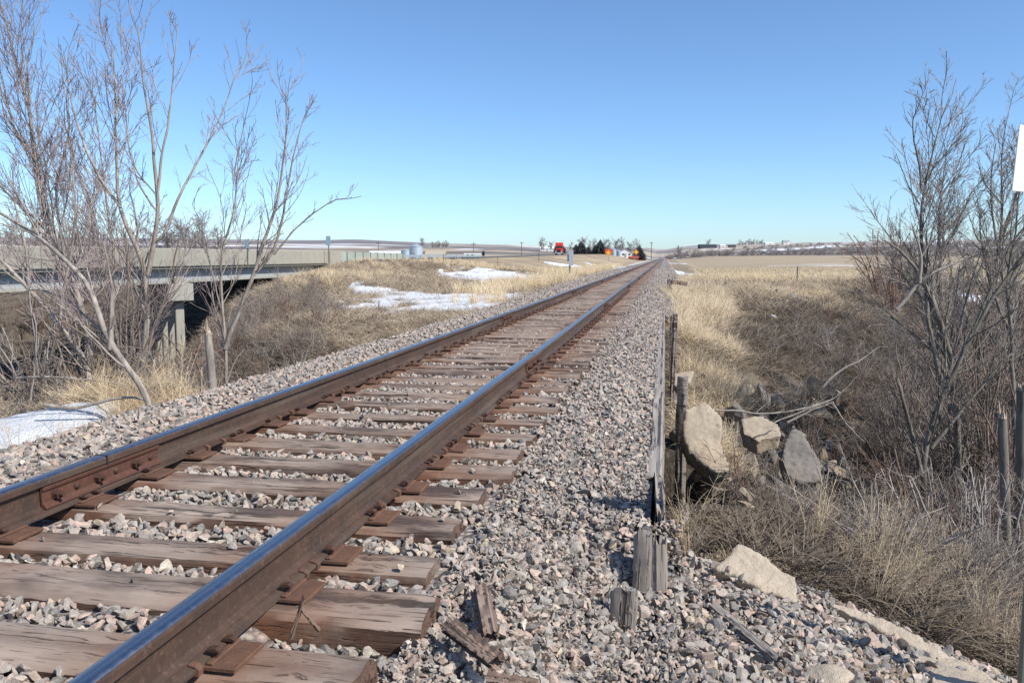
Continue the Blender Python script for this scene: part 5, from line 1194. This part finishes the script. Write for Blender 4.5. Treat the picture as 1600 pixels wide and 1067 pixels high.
house("farmhouse", "small white gabled house next to the silver bins", "house", 977, 396.5, 430, 6.5, 9, 2.4, 1.8, "wall_white", "roof_grey"); house("farm_shed", "tiny white shed at the end of the white farmhouse", "shed", 984.5, 396.5, 440, 3, 4, 1.5, .8, "wall_white", "roof_grey", win=0)
house("farm_shed", "little red shed in front of the evergreens behind an orange sign", "shed", 991, 396, 400, 4, 4, .8, .6, "barn_red", "barn_red", win=0)
house("pole_barn", "long low shed with a snowy white roof between the barrier and the bins", "barn", 607, 401, 235, 11, 7, .9, .4, "barn_dark", "white_paint", win=4)
house("farmhouse", "white house on the rise behind the truck's roof", "house", 855, 384.5, 900, 15, 10, 3, 2.5, "wall_white", "white_paint", win=1)
house("dark_barn", "long dark barn on the skyline beyond the stubble field", "barn", 1107, 382.5, 1180, 24, 14, 3.6, 1.6, "barn_dark", "barn_dark", win=0, door=False)
house("dark_barn", "small dark shed between the long barn and the skyline trees", "barn", 1145, 382.5, 1200, 9, 8, 2, 1, "barn_dark", "barn_dark", win=0, door=False)
house("farm_shed", "pale shed with a white roof beside the long dark barn", "shed", 1130, 381.5, 1220, 8, 8, 2.5, 1, "wall_white", "white_paint", win=0)
house("farmhouse", "lone pale house on the skyline past the trees", "house", 1229, 380.5, 1250, 9, 9, 4, 2, "wall_white", "roof_grey", win=1); house("farm_shed", "wide pale shed between the skyline trees and the lone house", "shed", 1203, 381, 1260, 14, 9, 2.5, 1, "wall_white", "white_paint", win=0)
house("pale_ruin", "low tan shed ruin with a sagging roof in the grass past the big bin", "shed", 680, 404, 170, 3.6, 3, .7, .6, "hay", "hay", win=2, door=False)
A = at(742, 403.5, 165); fb = thing("flat_trailer", "long flat white trailer with a black end parked in the field", "trailer", (A[0], A[1], h1(A[0], A[1])), (0, 0, YAW))
q = MB(); q.box((-2.2, 0, .55), (1.9, 2.2, .85)); q.build("deck", M["white_paint"], fb); q = MB(); q.box((1.45, -.1, .3), (1.9, 2.3, 1.25)); q.build("headboard", M["black_part"], fb)
for x in (-1.4, -.5): q = MB(); q.cyl((x, -.1, .3), (x, .15, .3), .3, n=14); q.build("wheel", M["black_part"], fb)
# ---- far trees
def far_tree(seed, h, spread):
    rng = np.random.default_rng(seed); d0 = [([np.zeros(3) - [0, 0, .5], np.array([0, 0, h * .3]), np.array([rng.normal() * .05 * h, rng.normal() * .05 * h, h * .8])], h * .022, h * .008)]
    P0, R0 = limbs(d0, rng, 12, .02); P1, R1 = spawn(P0, R0, rng, 34 / h, spread, (25, 60), 7, .5, .12, .22, .6, .2, h, h * .004, .4); P2, R2 = spawn(P1, R1, rng, 38 / h, .5, (25, 60), 5, .3, .15, .15, .7, .1, h, h * .003); P3, R3 = spawn(P2, R2, rng, 46 / h, .5, (25, 60), 3, .1, .2, .15, .8, .05, h, h * .0022)
    return tubes("trunk", [(P0, R0, 6), (P1, R1, 4)], M["far_twig"]), tubes("crown", [(P2, R2, 3), (P3, R3, 3)], M["far_twig"])
FT = [far_tree(800 + k, 10, s) for k, s in enumerate((.55, .7, .62, .8))]
def spruce(seed, h):
    rng = np.random.default_rng(seed); q = []; n = 900; z = h * (.06 + .94 * rng.random(n) ** 1.15); r = np.minimum(1, (1 - z / h) * 1.8) ** .8 * h * .3 * rng.uniform(.5, 1.1, n) + .05; a = rng.uniform(0, 2 * PI, n); A = np.c_[np.zeros(n), np.zeros(n), z + .1 * h * .3]; B = np.c_[r * np.cos(a), r * np.sin(a), z - r * .35]
    P = np.stack([A, A * .5 + B * .5 + [0, 0, .1], B], 1); Rr = np.tile(np.array([.03, .035, .006])[None] * h, (n, 1)) * .55
    return tubes("trunk", [(np.array([[[0, 0, -.5], [0, 0, h * .5], [0, 0, h]]], float), np.array([[h * .02, h * .012, .02]]), 6)], M["bark_dark"]), tubes("crown", [(P, Rr, 4)], M["needle_dark"])
SP = [spruce(850 + k, 10) for k in range(2)]
def put_tree(px, ytop, ybase, D, kind, name, label, group=None, wide=1.0):
    A = at(px, ybase, D); B = at(px, ytop, D); z = h1(A[0], A[1]) if A[2] > h1(A[0], A[1]) - 2 and abs(A[2] - h1(A[0], A[1])) > 1.5 else min(A[2], h1(A[0], A[1])); z = h1(A[0], A[1]); Hh = max(B[2] - z, 1.5)
    r = thing(name, label, "tree", (A[0], A[1], z), group=group); s = Hh / 10; r.scale = (s * wide, s * wide, s); r.rotation_euler = (0, 0, random.uniform(0, 6)); T = (SP if kind == 'e' else FT)[random.randrange(2 if kind == 'e' else 4)]
    link("trunk", T[0], r); link("crown", T[1], r); return r
for (px, yt, D, wd) in ((912, 369, 430, 1.0), (906, 372, 440, 1), (921, 374, 450, .9), (951, 372, 460, 1.1), (962, 372, 455, 1.1), (972, 374, 470, 1), (985, 376, 460, 1.1), (996, 377, 455, 1), (933, 377, 500, .8), (892, 377, 520, .9), (928, 375, 480, .8), (944, 373, 480, 1)):
    put_tree(px, yt, 396, D, 'd', "bare_tree", "grey bare farmyard tree behind the road work signs, one of many alike", "bare trees round the farm", wd)
for (px, yt, D, lab) in ((938, 375, 420, "broadest dark evergreen, directly over the red panelled sign"), (908, 377, 425, "dark evergreen under the tallest bare farm tree"), (900, 382, 425, "low dark evergreen at the truck end of the farm"), (999, 384, 415, "dark evergreen beside the plain orange sign"), (930, 383, 430, "small evergreen touching the broadest one"), (981, 387, 450, "low evergreen behind the white farmhouse"), (919, 385, 440, "low dark bush-shaped evergreen between the farm's bare trees"), (872, 380, 700, "dark evergreen rising behind the truck cab"), (877, 380, 710, "second dark evergreen behind the truck, touching the other")):
    put_tree(px, yt, 396, D, 'e', "evergreen_tree", lab, wide=1.7)
for (px, yt, yb, D, lab) in ((846, 373, 385, 880, "lone bare tree on the rise before the white house"), (861, 377, 385, 890, "small bare tree just beyond the white house on the rise"), (660, 371, 384, 800, "pale bare tree on the skyline over the big bin"), (1061, 383, 398, 600, "rounded purple-grey tree at the far end of the track side"), (1107, 373, 382, 1230, "bare tree rising behind the long dark barn")):
    put_tree(px, yt, yb, D, 'd', "bare_tree", lab, wide=1.3)
for k, px in enumerate((676, 681, 686, 692, 698)): put_tree(px, 377 + k % 2, 384, 820, 'd', "bare_tree", "small bare tree in the skyline row past the big bin, one of many alike", "skyline trees past the bin", 1.5)
for k, px in enumerate((1156, 1160, 1165, 1170, 1174, 1178, 1183, 1187, 1190)): put_tree(px, 374 + (k * 5) % 3, 382, 1240, 'd', "bare_tree", "bare tree in the clump on the skyline beyond the stubble field, one of many", "skyline trees beyond the field", 1.3)
for (px, yt, D) in ((262, 345, 130), (290, 333, 125), (318, 340, 128), (342, 352, 135), (240, 352, 135), (60, 350, 140), (20, 345, 140), (110, 352, 140), (150, 356, 150), (-20, 348, 140)):
    put_tree(px, yt, 395, D, 'd', "bare_tree", "pale brown bare tree behind the highway bridge, one of several alike", "bare trees behind the highway bridge", 1.35)
# far hedgerows and wooded draws, one mass
c_ft = bpy.data.collections.new("far_wood")
for k, T in enumerate(FT): 
    c_ft.objects.link(bpy.data.objects.new("far_wood_%d" % k, T[1]))
P = []
for k in range(170):
    px = random.uniform(1040, 1380); P.append((px, random.uniform(430, 560), random.uniform(.35, .65)))
for k in range(420):
    px = random.uniform(1050, 1640); P.append((px, random.uniform(600, 1100), random.uniform(.45, .8)))
for k in range(60): P.append((random.uniform(1380, 1660), random.uniform(200, 330), random.uniform(.35, .6)))
pts = []; sc = []
for px, D, s in P:
    t_ = (px - 800) / F; x = D * (FH[0] + RT[0] * t_); y = D * (FH[1] + RT[1] * t_); pts.append((x, y, h1(x, y) - .3)); sc.append(s)
sc = np.array(sc); n = len(sc)
scatter("distant_woodland", c_ft, pts, np.c_[np.zeros(n), np.zeros(n), RNG.uniform(0, 6, n)], np.c_[sc * 1.4, sc * 1.4, sc * .55], 4, "purple-grey leafless woodland along the far edge of the stubble field", "woodland")

# ================================================================== LIGHT, SKY, CAMERA
sun = bpy.data.lights.new("sun", 'SUN'); sun.energy = 5.7; sun.angle = R(.53); sun.color = (1, .955, .88)
so = bpy.data.objects.new("sun", sun); COL.objects.link(so)
SEL = R(43); sd = Vector((.93, -.37, 0)).normalized(); tos = Vector((sd.x * math.cos(SEL), sd.y * math.cos(SEL), math.sin(SEL)))
so.rotation_euler = (-tos).to_track_quat('-Z', 'Y').to_euler(); so.location = (20, -10, 20)
w = bpy.data.worlds.new("World"); SC.world = w; w.use_nodes = True; nt = w.node_tree
bg = nt.nodes["Background"]; sk = nt.nodes.new("ShaderNodeTexSky"); sk.sky_type = 'NISHITA'; sk.sun_disc = False; sk.sun_elevation = SEL
sk.sun_rotation = math.atan2(tos.x, tos.y); sk.air_density = .8; sk.dust_density = .6; sk.ozone_density = 5; sk.altitude = 300
tint = nt.nodes.new("ShaderNodeMix"); tint.data_type = 'RGBA'; tint.blend_type = 'MULTIPLY'; tint.inputs[0].default_value = 1; tint.inputs[7].default_value = (1.06, 1.17, 1.21, 1)
nt.links.new(sk.outputs[0], tint.inputs[6]); nt.links.new(tint.outputs[2], bg.inputs[0]); bg.inputs[1].default_value = .155
cam = bpy.data.cameras.new("camera"); co = bpy.data.objects.new("camera", cam); COL.objects.link(co)
cam.sensor_width = 36; cam.lens = F / 1600 * 36; cam.clip_start = .05; cam.clip_end = 9000
mw = Matrix(((RT[0], CU[0], -FW[0], CAM[0]), (RT[1], CU[1], -FW[1], CAM[1]), (RT[2], CU[2], -FW[2], CAM[2]), (0, 0, 0, 1))); co.matrix_world = mw
SC.camera = co
SC.view_settings.view_transform = 'Standard'; SC.view_settings.look = 'None'; SC.view_settings.exposure = 0
SC.render.engine = 'CYCLES'; SC.cycles.max_bounces = 6; SC.cycles.diffuse_bounces = 3
SC.cycles.use_denoising = False
